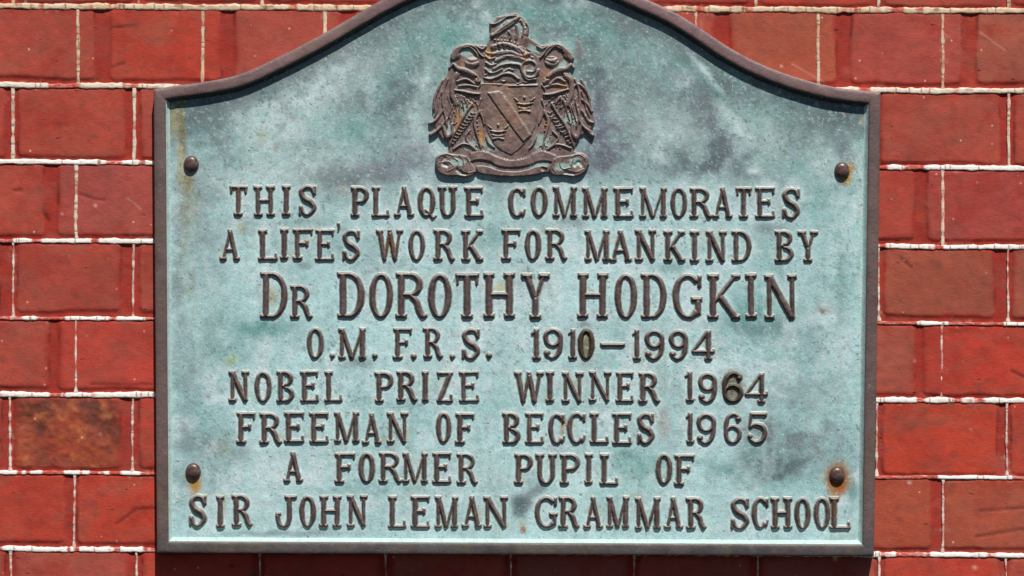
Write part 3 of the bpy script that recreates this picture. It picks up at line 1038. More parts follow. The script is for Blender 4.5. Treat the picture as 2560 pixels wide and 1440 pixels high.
        p.ell(cx, cy, e[2], e[3], 0, 360, T * .98)
        p.spline(fl([(w - T * .5, h * .34), (w - T * .55, h * .6), (w * .74, h * .84), (w * .46, h * .95), (w * .22, h * .88)]), [T * .5, T * .52, T * .48, B * .5, B * .5])
        q = fl([(w * .2, h * .80), (w * .2 + .1, h * .80)])
        p.poly(q, [T * .62, T * .62])
    elif ch == '4':
        c = w * .72
        p.stem(c, 0, h); p.foot(c, L * .9); p.bar(0, w, h * .70, B); p.box(c - 1, 2, 5, h * .69, B * 1.05)
        p.box(w - 4, h * .60, w - 4, h * .74, S * .7)
    elif ch == '5':
        p.bar(w * .18, w * .96, B * .55, B * 1.2); p.box(w * .24, 1, w * .15, h * .50, B * .95); p.drop(w * .92, 1, h * .14)
        p.spline([(w * .16, h * .48), (w * .40, h * .38), (w * .74, h * .44), (w * .88, h * .66), (w * .74, h * .89), (w * .42, h * .955), (w * .18, h * .86)],
                 [B * .45, B * .5, T * .5, T * .56, T * .5, B * .5, B * .5])
        p.poly([(w * .17, h * .77), (w * .17 + .1, h * .77)], [T * .58, T * .58])


def wd(s, *ext):
    return [(c, a, b) for c, (a, b) in zip(s, ext)]


# each line: top and base at its left end and right end, then the characters with their extents
LINES = [
    ((463, 540), (468, 546), wd('THIS', (572, 618), (633, 687), (704, 726), (746, 791)) + wd('PLAQUE', (876, 923), (928, 974), (984, 1035), (1043, 1089), (1094, 1144), (1160, 1209))
     + wd('COMMEMORATES', (1269, 1315), (1326, 1370), (1381, 1443), (1455, 1520), (1533, 1585), (1598, 1668), (1676, 1719), (1724, 1781), (1781, 1832), (1839, 1880), (1888, 1939), (1956, 2001))),
    ((571, 650), (575, 655), wd('A', (548, 600)) + wd("LIFE'S", (644, 694), (699, 721), (731, 783), (787, 836), (841, 851), (855, 900))
     + wd('WORK', (939, 1009), (1020, 1063), (1083, 1137), (1152, 1209)) + wd('FOR', (1253, 1303), (1311, 1354), (1363, 1418))
     + wd('MANKIND', (1461, 1525), (1523, 1580), (1587, 1642), (1658, 1714), (1725, 1749), (1764, 1818), (1829, 1880)) + wd('BY', (1937, 1986), (1994, 2047))),
    ((679, 795), (684, 798), wd('Dr', (649, 719), (724, 780)) + wd('DOROTHY', (842, 912), (922, 983), (988, 1067), (1069, 1130), (1137, 1198), (1208, 1288), (1302, 1375))
     + wd('HODGKIN', (1443, 1521), (1536, 1594), (1602, 1668), (1681, 1756), (1768, 1853), (1863, 1893), (1911, 1994))),
    ((818, 897), (823, 900), wd('O.M.', (766, 810), (822, 838), (845, 915), (929, 945)) + wd('F.R.S.', (982, 1031), (1025, 1043), (1057, 1106), (1122, 1139), (1154, 1200), (1213, 1232))
     + wd('1910', (1329, 1350), (1357, 1408), (1420, 1441), (1444, 1487)) + wd('-', (1500, 1564)) + wd('1994', (1581, 1601), (1611, 1662), (1672, 1721), (1729, 1788))),
    ((927, 1006), (930, 1007), wd('NOBEL', (570, 623), (635, 679), (690, 736), (749, 797), (810, 856)) + wd('PRIZE', (936, 984), (990, 1043), (1054, 1072), (1091, 1133), (1147, 1198))
     + wd('WINNER', (1285, 1360), (1364, 1386), (1404, 1459), (1472, 1529), (1539, 1585), (1596, 1650)) + wd('1964', (1713, 1734), (1745, 1794), (1806, 1859), (1862, 1921))),
    ((1030, 1109), (1032, 1111), wd('FREEMAN', (590, 639), (648, 704), (709, 761), (772, 822), (834, 898), (904, 954), (966, 1021)) + wd('OF', (1089, 1129), (1138, 1187))
     + wd('BECCLES', (1255, 1302), (1312, 1360), (1370, 1413), (1417, 1465), (1474, 1523), (1530, 1580), (1593, 1636)) + wd('1965', (1715, 1734), (1741, 1791), (1809, 1856), (1867, 1919))),
    ((1130, 1208), (1135, 1213), wd('A', (707, 757)) + wd('FORMER', (836, 889), (895, 938), (946, 1005), (1005, 1070), (1080, 1129), (1141, 1194))
     + wd('PUPIL', (1285, 1333), (1338, 1393), (1399, 1451), (1462, 1482), (1499, 1547)) + wd('OF', (1639, 1682), (1686, 1738))),
    ((1237, 1319), (1244, 1325), wd('SIR', (472, 516), (539, 561), (578, 630)) + wd('JOHN', (688, 742), (747, 790), (797, 854), (866, 919))
     + wd('LEMAN', (969, 1016), (1026, 1075), (1086, 1146), (1154, 1205), (1208, 1271)) + wd('GRAMMAR', (1336, 1394), (1396, 1449), (1458, 1508), (1515, 1574), (1587, 1652), (1659, 1708), (1715, 1766))
     + wd('SCHOOL', (1827, 1874), (1879, 1923), (1927, 1982), (1986, 2028), (2035, 2077), (2074, 2128))),
]
RUSTY = [(1411, 1060, 9), (2090, 1262, 22), (1130, 1270, 0), (595, 490, 18), (975, 612, 18), (776, 1010, 10),
         (680, 740, 12), (596, 500, 12), (1255, 700, 14), (595, 985, 10), (770, 600, 14), (1240, 1070, 12), (640, 1275, 10), (1150, 1165, 10)]
LABEL = ['first inscription line, opening words below the coat of arms', 'second inscription line beginning with a single letter A', 'third inscription line, the largest letters, giving the name',
         'fourth inscription line with initials and dates joined by a dash', 'fifth inscription line, naming a prize and a year', 'sixth inscription line ending in a year',
         'seventh inscription line, the shortest, with wide word gaps', 'bottom inscription line, the longest, naming a school']


def letters():
    for li, (a, b, chars) in enumerate(LINES):
        for ci, (ch, x0, x1) in enumerate(chars):
            t = (x0 - chars[0][1]) / max(chars[-1][1] - chars[0][1], 1)
            rj = np.random.default_rng(li * 100 + ci)
            jy_ = rj.uniform(-1.6, 1.6)
            yt = a[0] + (b[0] - a[0]) * t + jy_
            yb = a[1] + (b[1] - a[1]) * t + jy_ + rj.uniform(-.8, .8)
            if ch == 'r':
                yt = yt + 31
                ch = 'R'
            if ch == "'":
                yt, yb = 556, 583
            if ch == '-':
                yt, yb = 856, 868
            p = Pen(x0, x1, yt, yb)
            if ch in ".'-":
                p.k = 1
                p.T, p.B, p.S, p.L = 13.4, 9.2, 10.4, 23
            wt = rj.uniform(0.93, 1.08)
            p.T *= wt
            p.B *= wt
            draw(ch, p)
            yield li, ci, ch, x0, x1, yt, yb, p, rj


def letter_dist(X, Y):
    d = np.full(X.shape, -99.0)
    st, ox, oy = X[0, 1] - X[0, 0], X[0, 0], Y[0, 0]
    for li, ci, ch, x0, x1, yt, yb, p, rj in letters():
        c0, c1 = int((x0 - 34 - ox) / st), int((x1 + 34 - ox) / st)
        r0, r1 = int((yt - 34 - oy) / st), int((yb + 34 - oy) / st)
        w = d[r0:r1, c0:c1]
        np.maximum(w, p.sdf(X[r0:r1, c0:c1], Y[r0:r1, c0:c1]), out=w)
    return d


build_plate()


GLYPHS = list(letters())


def build_lines():
    for li, (a, b, chars) in enumerate(LINES):
        line = empty('inscription_line', tuple(pworld(chars[0][1], a[1], 0)))
        line.parent = plaque
        line['label'] = LABEL[li]
        LOFF = np.array(line.location)
        VV, FF, RI, RS, GM = [], [], [], [], []
        n0 = 0
        for _, ci, ch, x0, x1, yt, yb, p, rj in [g for g in GLYPHS if g[0] == li]:
            st = 1.5
            X, Y = np.meshgrid(np.arange(x0 - 7, x1 + 8, st), np.arange(yt - 7, yb + 10, st))
            rot = rj.uniform(-.012, .012)
            cx, cy = (x0 + x1) / 2, (yt + yb) / 2
            Xr = cx + (X - cx) - (Y - cy) * rot
            Yr = cy + (Y - cy) + (X - cx) * rot
            sd = p.sdf(Xr, Yr) + 1.1 * fbm(X, Y, 11, 800 + li, 3) + 0.2
            hh = 8.4 * (0.94 + 0.12 * rj.random())
            q = np.clip(sd / 7.4, 0, 1)
            Hh = hh * (1 - (1 - q) ** 1.55)
            Hh = Hh + 0.55 * fbm(X, Y, 7, 850 + li, 2) * q
            fil = np.where(sd < 0, 0.6 * np.clip((sd + 2.6) / 2.6, 0, 1) ** 2, 0.6 * (1 - q))
            Hn = np.where(sd < -2.6, -1.2, Hh + fil - 0.25)
            keep = face_any(sd > -2.6)
            rise = np.clip(0.1 + 1.5 * Hh / hh, 0, 1) * (0.92 + 0.08 * rj.random())
            rs = np.zeros(X.shape)
            for (rx, ry, rr) in RUSTY:
                if rr:
                    rs = np.maximum(rs, np.exp(-(((X - rx) / rr) ** 2 + ((Y - ry) / (rr * 1.5)) ** 2)))
            v, f, ex = grid_parts(X, Y, ZP + Hn, keep, PK, {'rise': rise, 'rust': rs * (0.2 + 0.75 * (1 - rise))})
            VV.append(v - OFF - LOFF)
            FF.append(f + n0)
            n0 += len(v)
            RI.append(ex['rise'])
            RS.append(ex['rust'])
            GM.append(np.full(len(v), 1.0 if (li, ci) in ((3, 13), (4, 18)) else 0.0))
            if ci == len(chars) - 1 or chars[ci + 1][1] - x1 > (22 if chars[ci + 1][0] not in ".'-" and ch not in ".'-" else 31) + (6 if li == 0 else 0):
                mesh_obj('raised_word', np.concatenate(VV), np.concatenate(FF), [M_BRONZE], line,
                         {'rise': np.concatenate(RI), 'rust': np.concatenate(RS), 'grime': np.concatenate(GM)})
                VV, FF, RI, RS, GM = [], [], [], [], []
                n0 = 0


build_lines()

# ------------------------------------------------------------------ coat of arms (cast relief)
GS = 1.5
GX, GY = np.meshgrid(np.arange(1060, 1505, GS), np.arange(22, 462, GS))
ZX, ZY = (GX - 1040) * 3.2, (GY - 10) * 3.2        # the relief is drawn at 3.2 times the size


class Relief:
    def __init__(s):
        s.h = np.full(GX.shape, -6.0)

    def _put(s, sd, base, top, bev):
        """sd in drawing units: 3.2 to one"""
        d = sd / 3.2
        r = np.clip(d / bev, 0, 1)
        f = 2.6 + 0.75 * base + 2.2 * top * np.sqrt(np.clip(1 - (1 - r) ** 2, 0, 1))
        f = np.minimum(f, 3.6 * (d + 0.9))
        s.h = np.maximum(s.h, f)

    def tube(s, pts, r, base=4.0, top=3.2, smooth=True):
        p = catmull(pts, 8) if smooth and len(pts) > 2 else np.array(pts, float)
        rr = np.interp(np.linspace(0, 1, len(p)), np.linspace(0, 1, len(np.atleast_1d(r))), np.atleast_1d(r).astype(float))
        best = np.full(GX.shape, -99.0)
        bx = (ZX > p[:, 0].min() - 60) & (ZX < p[:, 0].max() + 60) & (ZY > p[:, 1].min() - 60) & (ZY < p[:, 1].max() + 60)
        x, y = ZX[bx], ZY[bx]
        b = np.full(x.shape, -99.0)
        for i in range(len(p) - 1):
            dx, dy = p[i + 1] - p[i]
            t = np.clip(((x - p[i, 0]) * dx + (y - p[i, 1]) * dy) / (dx * dx + dy * dy + 1e-9), 0, 1)
            b = np.maximum(b, rr[i] + (rr[i + 1] - rr[i]) * t - np.hypot(x - p[i, 0] - t * dx, y - p[i, 1] - t * dy))
        best[bx] = b
        s._put(best, base, top, max(rr.mean() / 3.2, 1.0))
        return s

    def blob(s, cx, cy, rx, ry, base=4.0, top=4.0, ang=0):
        a = math.radians(ang)
        u = ((ZX - cx) * math.cos(a) + (ZY - cy) * math.sin(a)) / rx
        v = (-(ZX - cx) * math.sin(a) + (ZY - cy) * math.cos(a)) / ry
        s._put((1 - np.hypot(u, v)) * min(rx, ry), base, top, min(rx, ry) / 3.2)
        return s

    def plate(s, pts, base, top=2.0, bev=2.0, smooth=0):
        P = np.array(pts, float)
        if smooth:
            P = catmull(list(pts) + [pts[0]], smooth)[:-1]
        d = np.full(GX.shape, 1e4)
        for (x0, y0), (x1, y1) in zip(P, np.roll(P, -1, 0)):
            dx, dy = x1 - x0, y1 - y0
            t = np.clip(((ZX - x0) * dx + (ZY - y0) * dy) / (dx * dx + dy * dy + 1e-9), 0, 1)
            d = np.minimum(d, np.hypot(ZX - x0 - t * dx, ZY - y0 - t * dy))
        s._put(np.where(in_poly(ZX, ZY, P), d, -d), base, top, bev)
        return s

    def groove(s, pts, r, depth):
        p = catmull(pts, 6) if len(pts) > 2 else np.array(pts, float)
        b = np.full(GX.shape, 1e3)
        for i in range(len(p) - 1):
            dx, dy = p[i + 1] - p[i]
            t = np.clip(((ZX - p[i, 0]) * dx + (ZY - p[i, 1]) * dy) / (dx * dx + dy * dy + 1e-9), 0, 1)
            b = np.minimum(b, np.hypot(ZX - p[i, 0] - t * dx, ZY - p[i, 1] - t * dy))
        s.h = s.h - depth * np.exp(-(b / r) ** 2) * (s.h > 0)
        return s

    def make(s, name, parent, lab=None):
        H = s.h + (0.4 * fbm(GX, GY, 6, 77, 2) + 0.7 * fbm(GX, GY, 14, 79, 2)) * (s.h > 0.5)
        m = H > 0.1
        keep = face_any(m)
        H = np.maximum(H, -1.2)
        k = 7
        pad = np.pad(H, k, mode='edge')
        loc = sum(pad[i:i + H.shape[0], j:j + H.shape[1]] for i in range(0, 2 * k + 1, 2) for j in range(0, 2 * k + 1, 2)) / ((k + 1) ** 2)
        rise = np.clip(0.62 + (H - loc) * 0.13, 0.22, 1) * sstep(-0.5, 4.0, H)
        rs = np.zeros(H.shape)
        for (x, y, rx, ry, a) in [(585, 400, 34, 40, 1.0), (880, 440, 22, 50, .8), (1160, 655, 40, 34, 1.3), (440, 810, 24, 40, 1.0), (340, 940, 26, 90, .9), (515, 1070, 26, 70, 1.1),
                                  (1050, 570, 44, 36, .8), (590, 640, 60, 26, .7), (730, 670, 30, 40, .6), (860, 840, 60, 40, .4), (750, 880, 160, 200, .25), (480, 620, 24, 24, .7),
                                  (370, 480, 16, 24, .6), (1050, 950, 34, 40, .6)]:
            rs = np.maximum(rs, a * np.exp(-((ZX - x) / rx) ** 2 - ((ZY - y) / ry) ** 2))
        rs = np.clip(rs * np.clip(1.0 - (H - loc) * 0.22, 0.15, 1.2), 0, 1)
        vd = np.zeros(H.shape)                                             # verdigris caught in the hollows
        for (x, y, rx, ry) in [(1160, 500, 56, 40), (1215, 480, 40, 40), (260, 1000, 44, 50), (660, 130, 70, 50), (740, 145, 70, 36), (1275, 1262, 50, 44), (1180, 1310, 70, 30),
                               (460, 1130, 90, 40), (600, 1110, 50, 60), (1240, 920, 60, 50), (150, 800, 20, 60), (870, 150, 36, 80), (970, 350, 70, 40),
                               (1100, 330, 60, 30), (400, 380, 60, 40), (980, 1290, 80, 30), (560, 1320, 90, 24), (400, 830, 50, 60), (560, 620, 60, 26), (1010, 1100, 60, 60), (340, 1260, 60, 40)]:
            vd = np.maximum(vd, np.exp(-((ZX - x) / rx) ** 2 - ((ZY - y) / ry) ** 2))
        rise = rise - 0.75 * np.clip(vd * np.clip(0.9 - (H - loc) * 0.35, 0, 1.3), 0, 1)
        v, f, ex = grid_parts(GX, GY, ZP + H, keep, PK, {'rise': rise, 'rust': rs})
        ob = mesh_obj(name, v - OFF, f, [M_ARMS], parent, ex)
        if lab:
            ob['label'] = lab
        return ob


def mir(pts, c=760):
    return [(2 * c - x, y) for x, y in pts]


def build_arms():
    # ground of the relief with the mantling behind the supporters
    b = Relief()
    b.plate([(600, 170), (650, 100), (800, 70), (880, 140), (895, 260), (1000, 330), (1110, 312), (1215, 360), (1235, 440), (1225, 540), (1290, 630), (1375, 690),
             (1410, 850), (1430, 940), (1390, 1020), (1300, 1060), (1262, 1170), (1350, 1230), (1200, 1350), (320, 1350), (180, 1250), (258, 1180), (262, 1110),
             (205, 1075), (150, 980), (145, 830), (175, 670), (252, 560), (282, 440), (305, 380), (400, 318), (560, 330), (592, 270)], 3.0, 1.0, 2.0)
    arms = b.make('coat_of_arms', plaque, 'brown raised coat of arms with shield, supporters and scroll')

    sh = Relief()
    sh.plate([(528, 632), (760, 640), (984, 632), (986, 880), (960, 985), (900, 1090), (830, 1165), (762, 1212), (690, 1180), (622, 1130), (575, 1040), (545, 950), (530, 850)], 5.2, 1.3, 1.8)
    sh.plate([(560, 705), (672, 690), (760, 800), (928, 1052), (858, 1112), (770, 1000), (640, 820)], 8.8, 1.6, 1.5)
    sh.tube([(672, 690), (760, 800), (928, 1052)], 7, 11.0, 1.2)
    sh.tube([(545, 735), (640, 820), (770, 1000), (858, 1112)], 6, 10.6, 1.0)
    sh.tube([(740, 655), (970, 652)], 11, 6.0, 2.2)
    sh.tube([(540, 640), (690, 642)], 9, 6.0, 1.8)
    sh.plate([(480, 860), (560, 830), (640, 850), (610, 900), (520, 905)], 6.0, 1.0, 1.5)
    for cx, cy in ((868, 790), (658, 1010)):                              # the two crowns
        sh.tube([(cx - 84, cy - 40), (cx - 52, cy - 12)], [9, 12], 7.6, 2.6)
        sh.tube([(cx + 84, cy - 40), (cx + 52, cy - 12)], [9, 12], 7.6, 2.6)
        sh.blob(cx, cy - 42, 17, 20, 7.6, 2.6)
        sh.blob(cx - 38, cy - 52, 10, 9, 7.6, 2.0).blob(cx + 38, cy - 52, 10, 9, 7.6, 2.0)
        sh.tube([(cx - 62, cy + 4), (cx, cy + 14), (cx + 62, cy + 4)], 11, 7.6, 2.6)
        sh.tube([(cx - 50, cy + 36), (cx, cy + 48), (cx + 50, cy + 36)], 9, 7.6, 2.2)
        sh.tube([(cx - 46, cy + 72), (cx, cy + 62), (cx + 46, cy + 72)], 11, 7.6, 2.4)
    for i in range(7):
        a, b_ = 560 + i * 20, 930 + i * 10
        sh.tube([(790 + i * 24, 880 + i * 6), (800 + i * 24, 900 + i * 6)], 4, 6.4, 1.2, False)
    sh.tube([(540, 690), (545, 850), (575, 980), (620, 1085), (690, 1150), (762, 1185), (830, 1140), (890, 1070), (945, 970), (970, 870), (972, 690)], 5, 7.0, 1.2)
    sh.make('shield', arms, 'shield with a diagonal band between two crowns')

    he = Relief()                                                          # helm, wreath and flowing mantling
    he.plate([(530, 400), (600, 320), (700, 295), (860, 340), (985, 420), (990, 560), (950, 632), (540, 632), (522, 500)], 4.2, 1.2, 2)
    he.tube([(620, 345), (690, 325), (770, 340), (850, 390)], 28, 5.0, 4.0)
    for i in range(5):
        x = 640 + i * 46
        he.groove([(x, 318 + i * 12), (x + 26, 372 + i * 9)], 6, 2.6)
    he.tube([(610, 400), (680, 390), (760, 385), (840, 415), (900, 400)], 20, 5.0, 3.4)
    he.tube([(640, 455), (720, 420), (800, 425), (870, 450)], 20, 5.2, 3.4)
    he.tube([(620, 520), (690, 490), (760, 480), (830, 490), (850, 540), (890, 585), (950, 580), (978, 530)], 17, 5.4, 3.4)
    he.tube([(840, 520), (860, 470), (920, 455), (960, 490), (940, 540), (890, 540)], 15, 5.4, 3.2)
    he.tube([(850, 560), (890, 605), (960, 600)], 13, 5.2, 3.0)
    he.tube([(560, 470), (600, 490), (640, 480)], 14, 5.0, 3.2)
    he.tube([(555, 520), (590, 550), (640, 545), (690, 520)], 13, 5.0, 3.2)
    he.tube([(640, 590), (700, 560), (760, 560), (820, 600)], 15, 5.0, 3.0)
    he.tube([(545, 590), (600, 600), (650, 580)], 12, 5.0, 2.8)
    he.tube([(700, 545), (740, 520), (780, 530)], 10, 5.4, 2.6)
    he.tube([(560, 420), (590, 440), (630, 430)], 14, 5.0, 3.0)
    for (x, y, a) in ((575, 385, 20), (560, 560, -30), (660, 640, 10), (700, 610, 0), (900, 360, 40), (930, 420, 20), (600, 450, 60), (880, 620, 0), (820, 630, -10)):
        c_, s_ = math.cos(math.radians(a)) * 26, math.sin(math.radians(a)) * 26
        he.tube([(x - c_, y - s_), (x, y + 8), (x + c_, y + s_)], [6, 10, 6], 5.6, 2.4)
    for (p0, p1) in (((650, 395), (740, 380)), ((690, 428), (800, 420)), ((660, 505), (760, 482)), ((620, 350), (700, 330)), ((880, 470), (930, 480))):
        he.groove([p0, p1], 4, 1.6)
    he.tube([(530, 440), (528, 620)], 6, 4.6, 2.0, False)
    he.tube([(984, 420), (984, 640), (975, 760)], 7, 4.8, 2.0)
    he.make('helmet', arms)

    cr = Relief()                                                          # beast's head on top
    cr.plate([(598, 250), (640, 200), (700, 150), (820, 90), (880, 150), (890, 270), (860, 330), (700, 300), (620, 300)], 3.0, 1.2, 2, 4)
    cr.tube([(606, 256), (660, 222), (720, 180), (780, 140), (818, 108)], [16, 22, 25, 25, 20], 5.0, 3.6)
    cr.blob(612, 250, 22, 26, 4.6, 3.0)
    cr.tube([(602, 160), (640, 156), (690, 130), (730, 100), (790, 92)], [15, 12, 10, 10, 10], 4.2, 2.8)
    cr.tube([(700, 165), (735, 140)], 8, 4.4, 2.4)
    for i in range(8):
        cr.blob(632 + i * 26, 288 + 4 * math.sin(i) + i * i * 0.7, 13, 12, 5.0, 2.8)
    cr.tube([(800, 170), (810, 230), (800, 280)], 14, 4.4, 2.4)
    cr.tube([(840, 130), (862, 190), (850, 260)], 12, 4.2, 2.6)
    cr.tube([(880, 150), (896, 190), (890, 250)], 9, 3.6, 2.4)
    cr.tube([(740, 220), (760, 250), (750, 280)], 12, 4.4, 2.2)
    for i in range(9):
        x, y = 650 + i * 26, 236 + (i % 3) * 14 - i * 5
        cr.tube([(x, y), (x + 12, y + 14), (x + 10, y + 30)], [5, 7, 4], 4.6, 2.0)
    for i in range(6):
        cr.tube([(800 + i * 14, 96 + i * 20), (822 + i * 14, 84 + i * 20)], [9, 4], 3.8, 2.4)
    cr.groove([(650, 232), (720, 186), (790, 140)], 5, 2.0)
    cr.make('animal_head', arms)

    for side in (0, 1):
        rq = np.random.default_rng(40 + side)
        F = ((lambda q: q) if side == 0 else
             (lambda q: [(x + rq.uniform(-9, 9), y + rq.uniform(-9, 9)) for x, y in mir(q, 766)]))
        s = Relief()
        # curling mantle above, with its ball
        s.tube(F([(300, 430), (330, 370), (400, 330), (470, 345), (510, 400), (545, 425)]), [26, 28, 15, 14, 13, 11], 4.4, 3.4)
        s.blob(*F([(318, 410)])[0], 40, 36, 4.6, 3.2)
        s.tube(F([(375, 350), (430, 345), (480, 390), (500, 430)]), 12, 4.6, 3.2)
        s.blob(*F([(450, 465)])[0], 66, 50, 4.6, 4.0)
        s.groove(F([(400, 450), (440, 470), (500, 455)]), 8, 2.2)
        s.groove(F([(400, 420), (450, 430), (500, 425)]), 7, 2.2)
        s.tube(F([(470, 330), (530, 360), (560, 340)]), 12, 4.0, 3.0)
        # head and neck of the beast
        s.tube(F([(300, 480), (340, 520), (400, 535), (470, 575), (505, 620)]), [18, 26, 28, 26, 20], 5.0, 4.0)
        s.blob(*F([(490, 612)])[0], 32, 28, 5.0, 3.8)
        s.groove(F([(470, 590), (482, 592)]), 8, 2.6)
        s.tube(F([(270, 510), (300, 480), (330, 500)]), 12, 4.4, 2.8)
        s.tube(F([(330, 620), (400, 600), (470, 640)]), 14, 4.8, 3.0)
        s.tube(F([(340, 655), (420, 650), (500, 665)]), 12, 4.6, 2.6)
        s.tube(F([(310, 690), (380, 700), (450, 715), (510, 720)]), [14, 18, 18, 14], 5.2, 3.6)
        s.tube(F([(330, 560), (300, 620), (290, 720), (320, 800)]), 26, 4.2, 3.6)
        # wing, ribs fanning down
        for i, (x, y) in enumerate(((235, 960), (270, 950), (305, 935), (345, 900), (385, 850), (420, 815))):
            s.tube(F([(330 + i * 12, 720 + i * 5), ((330 + x) / 2 + i * 4, (720 + y) / 2), (x, y)]), [10, 11, 8], 4.2, 3.0)
        s.tube(F([(255, 600), (225, 680), (215, 780), (235, 900), (250, 980)]), [12, 15, 16, 15, 12], 4.0, 3.2)
        # tail feathers along the edge
        s.tube(F([(215, 610), (180, 680), (150, 760), (140, 840)]), [10, 13, 13, 9], 3.2, 3.0)
        s.tube(F([(205, 700), (180, 760), (170, 850), (150, 900)]), [10, 13, 12, 9], 3.4, 3.0)
        s.tube(F([(230, 820), (195, 880), (150, 935), (112, 955)]), [12, 16, 17, 14], 3.0, 3.2)
        s.tube(F([(235, 930), (200, 980), (150, 1025), (118, 1045)]), [12, 16, 18, 16], 3.0, 3.2)
        s.tube(F([(210, 960), (230, 1020), (250, 1060), (290, 1030), (285, 960)]), [14, 20, 24, 20, 14], 3.6, 3.6)
        # scaly body and leg
        leg = catmull([(455, 850), (420, 900), (380, 980), (330, 1060), (280, 1120), (262, 1150)], 8)
        s.tube(F([(450, 800), (400, 870), (350, 960), (300, 1050), (268, 1140)]), [14, 15, 15, 14, 10], 4.8, 3.0)
        for i in range(11):
            x, y = 455 - i * 16.5, 870 + i * 24
            ln = 44 - abs(i - 3.5) * 3.0
            s.tube(F([(x - ln * .5, y - 2), (x + 4, y + 7), (x + ln * .6, y + 2)]), 9.5, 4.6, 3.2)
        s.tube(F([(505, 860), (470, 930), (480, 1010), (500, 1080), (520, 1150)]), [18, 20, 18, 13, 12], 4.4, 3.4)
        for i in range(6):
            s.blob(*F([(488 + 3 * i, 940 + i * 34)])[0], 16, 11, 6.0, 2.6)
        s.tube(F([(430, 1010), (400, 1060), (420, 1110), (470, 1150)]), [12, 13, 13, 10], 3.6, 2.8)
        s.tube(F([(560, 1060), (580, 1110), (630, 1150)]), [11, 12, 10], 4.0, 3.0)
        s.tube(F([(300, 1160), (370, 1120), (430, 1130), (480, 1170)]), 13, 4.0, 3.0)
        s.tube(F([(520, 760), (500, 830), (530, 900), (545, 960)]), 14, 4.4, 2.8)
        # breast feathers in overlapping rows, down on the neck, fur on the haunch
        for row in range(4):
            for n in range(4):
                x, y = 330 + n * 42 + (row % 2) * 20 + row * 6, 735 + row * 27 - n * 6
                s.tube(F([(x - 12, y - 12), (x - 3, y + 8), (x + 14, y + 12)]), [7, 8, 6], 5.0, 2.2)
        for n in range(7):
            a0 = 0.35 * n
            x, y = 330 + 26 * n, 545 + 9 * n
            s.groove(F([(x, y - 14), (x + 10, y + 16)]), 5, 2.4)
        for n in range(5):
            s.tube(F([(240 + n * 14, 700 + n * 34), (258 + n * 15, 760 + n * 32), (262 + n * 16, 820 + n * 24)]), [5, 7, 5], 5.6, 2.0)
        for n in range(6):
            x, y = 400 + n * 17, 990 + n * 22
            s.tube(F([(x, y), (x + 16, y + 22), (x + 10, y + 40)]), [5, 7, 5], 4.2, 2.2)
        for n in range(5):
            x = 330 + n * 44
            s.tube(F([(x, 1150 + (n % 2) * 10), (x + 18, 1128), (x + 36, 1150)]), 7, 4.6, 2.2)
        s.tube(F([(520, 640), (490, 690), (505, 750)]), [10, 12, 9], 4.6, 2.6)
        s.tube(F([(265, 900), (300, 960), (330, 940)]), [7, 8, 7], 4.8, 2.4)
        for n in range(4):
            s.groove(F([(165 + n * 16, 700 + n * 60), (150 + n * 14, 780 + n * 56)]), 5, 1.8)
        if side == 1:
            s.tube([(1240, 700), (1290, 640), (1350, 680), (1390, 760)], [10, 14, 14, 10], 3.6, 3.2)
            s.tube([(1320, 760), (1370, 800), (1405, 860)], 14, 3.6, 3.0)
            s.tube([(1275, 760), (1300, 880), (1330, 970), (1395, 1020)], [12, 13, 15, 14], 4.4, 3.2)
        s.make('supporter', arms, 'winged beast supporter on the ' + ('left' if side == 0 else 'right') + ' of the shield')

    sc = Relief()                                                          # motto scroll
    up = catmull([(430, 1195), (490, 1172), (570, 1180), (660, 1222), (760, 1245), (860, 1232), (940, 1190), (1010, 1170), (1090, 1195), (1130, 1215)], 6)
    lo = catmull([(1120, 1285), (1060, 1262), (990, 1262), (930, 1285), (850, 1305), (760, 1312), (660, 1300), (580, 1262), (500, 1250), (425, 1272)], 6)
    sc.plate(np.vstack([up, lo]), 6.4, 1.6, 1.6)
    sc.tube(up, 7, 7.2, 1.8, False)
    sc.plate([(470, 1290), (560, 1290), (660, 1325), (760, 1335), (860, 1328), (990, 1290), (1060, 1300), (1020, 1352), (900, 1376), (760, 1384), (620, 1374), (500, 1352)], 4.4, 2.0, 2.0, 3)
    sc.plate([(150, 1280), (165, 1215), (230, 1188), (330, 1200), (400, 1215), (440, 1260), (480, 1320), (470, 1362), (400, 1385), (330, 1378), (240, 1375), (178, 1345)], 4.2, 2.6, 3.0, 4)
    sc.plate([(1385, 1285), (1372, 1220), (1310, 1185), (1230, 1205), (1120, 1220), (1080, 1270), (1060, 1330), (1100, 1372), (1190, 1375), (1270, 1385), (1345, 1350)], 4.2, 2.6, 3.0, 4)
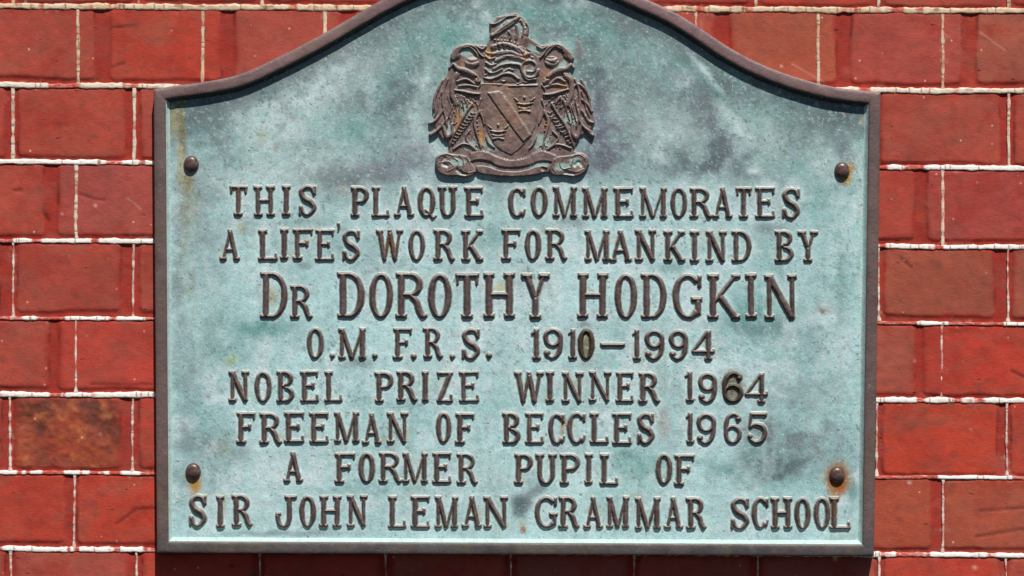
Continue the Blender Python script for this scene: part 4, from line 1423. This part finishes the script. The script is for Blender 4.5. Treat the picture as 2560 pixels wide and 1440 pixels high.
    for pts in ([(180, 1300), (176, 1230), (240, 1200), (300, 1215)], [(190, 1270), (260, 1260), (300, 1310), (250, 1340)], [(350, 1210), (380, 1260), (370, 1330), (420, 1350), (470, 1340)],
                [(400, 1220), (430, 1270), (440, 1330)], [(300, 1230), (340, 1260), (330, 1300)], [(1350, 1300), (1355, 1240), (1300, 1205), (1240, 1225)], [(1340, 1320), (1280, 1345), (1220, 1330)],
                [(1180, 1225), (1150, 1280), (1180, 1320), (1230, 1310)], [(1110, 1240), (1090, 1300), (1120, 1350)], [(1260, 1240), (1240, 1290)]):
        sc.tube(pts, 12, 6.0, 2.8)
    for pts in ([(230, 1235), (210, 1275), (250, 1295)], [(330, 1330), (360, 1352), (400, 1360)], [(1270, 1290), (1300, 1265), (1320, 1290)], [(1190, 1350), (1260, 1355)], [(1010, 1318), (1060, 1342)]):
        sc.groove(pts, 13, 4.2)
    sc.make('motto_scroll', arms, 'blank ribbon scroll with curled ends below the shield')


build_arms()

# ------------------------------------------------------------------ domed screw heads


def screw(x, y, r, tall):
    n, m = 28, 9
    V, ri = [], []
    rad = [1.06, 1.04, 1.0, .95, .84, .66, .44, .2, 0.0]
    hgt = [-2, 2.0, 4.0, 6.2, 8.6, 10.6, 11.8, 12.4, 12.6]
    a = np.linspace(0, 2 * math.pi, n, endpoint=False)
    for k in range(m):
        V.append(pworld(x + r * rad[k] * np.cos(a) * (1 + .03 * np.sin(3 * a)), y + r * tall * rad[k] * np.sin(a), ZP + hgt[k] * r / 19 + 0 * a))
        ri.append(np.full(n, 1.0))
    V = np.concatenate(V)
    i = np.arange(n)
    F = np.concatenate([np.stack([k * n + i, (k + 1) * n + i, (k + 1) * n + (i + 1) % n, k * n + (i + 1) % n], -1)[:, ::-1] for k in range(m - 1)])
    rs = np.clip(0.5 * (np.concatenate([np.full(n, 1 - k / 4.0) for k in range(m)])), 0, 0.55)
    c = np.array([V.mean(0)])
    ob = mesh_obj('screw_head', V - c, F, [M_SCREW], plaque, {'rise': np.concatenate(ri), 'rust': rs})
    ob.location = tuple(c[0])
    return ob


for (x, y, lab) in ((477, 410, 'upper left screw head beside an olive streak'), (2106, 426, 'upper right screw head with a thin rust crescent'),
                    (482, 1179, 'lower left screw head with a yellow rust run below'), (2094, 1188, 'lower right screw head in an orange rust ring')):
    s_ = screw(x, y, 18.5, 1.08)
    s_['label'] = lab
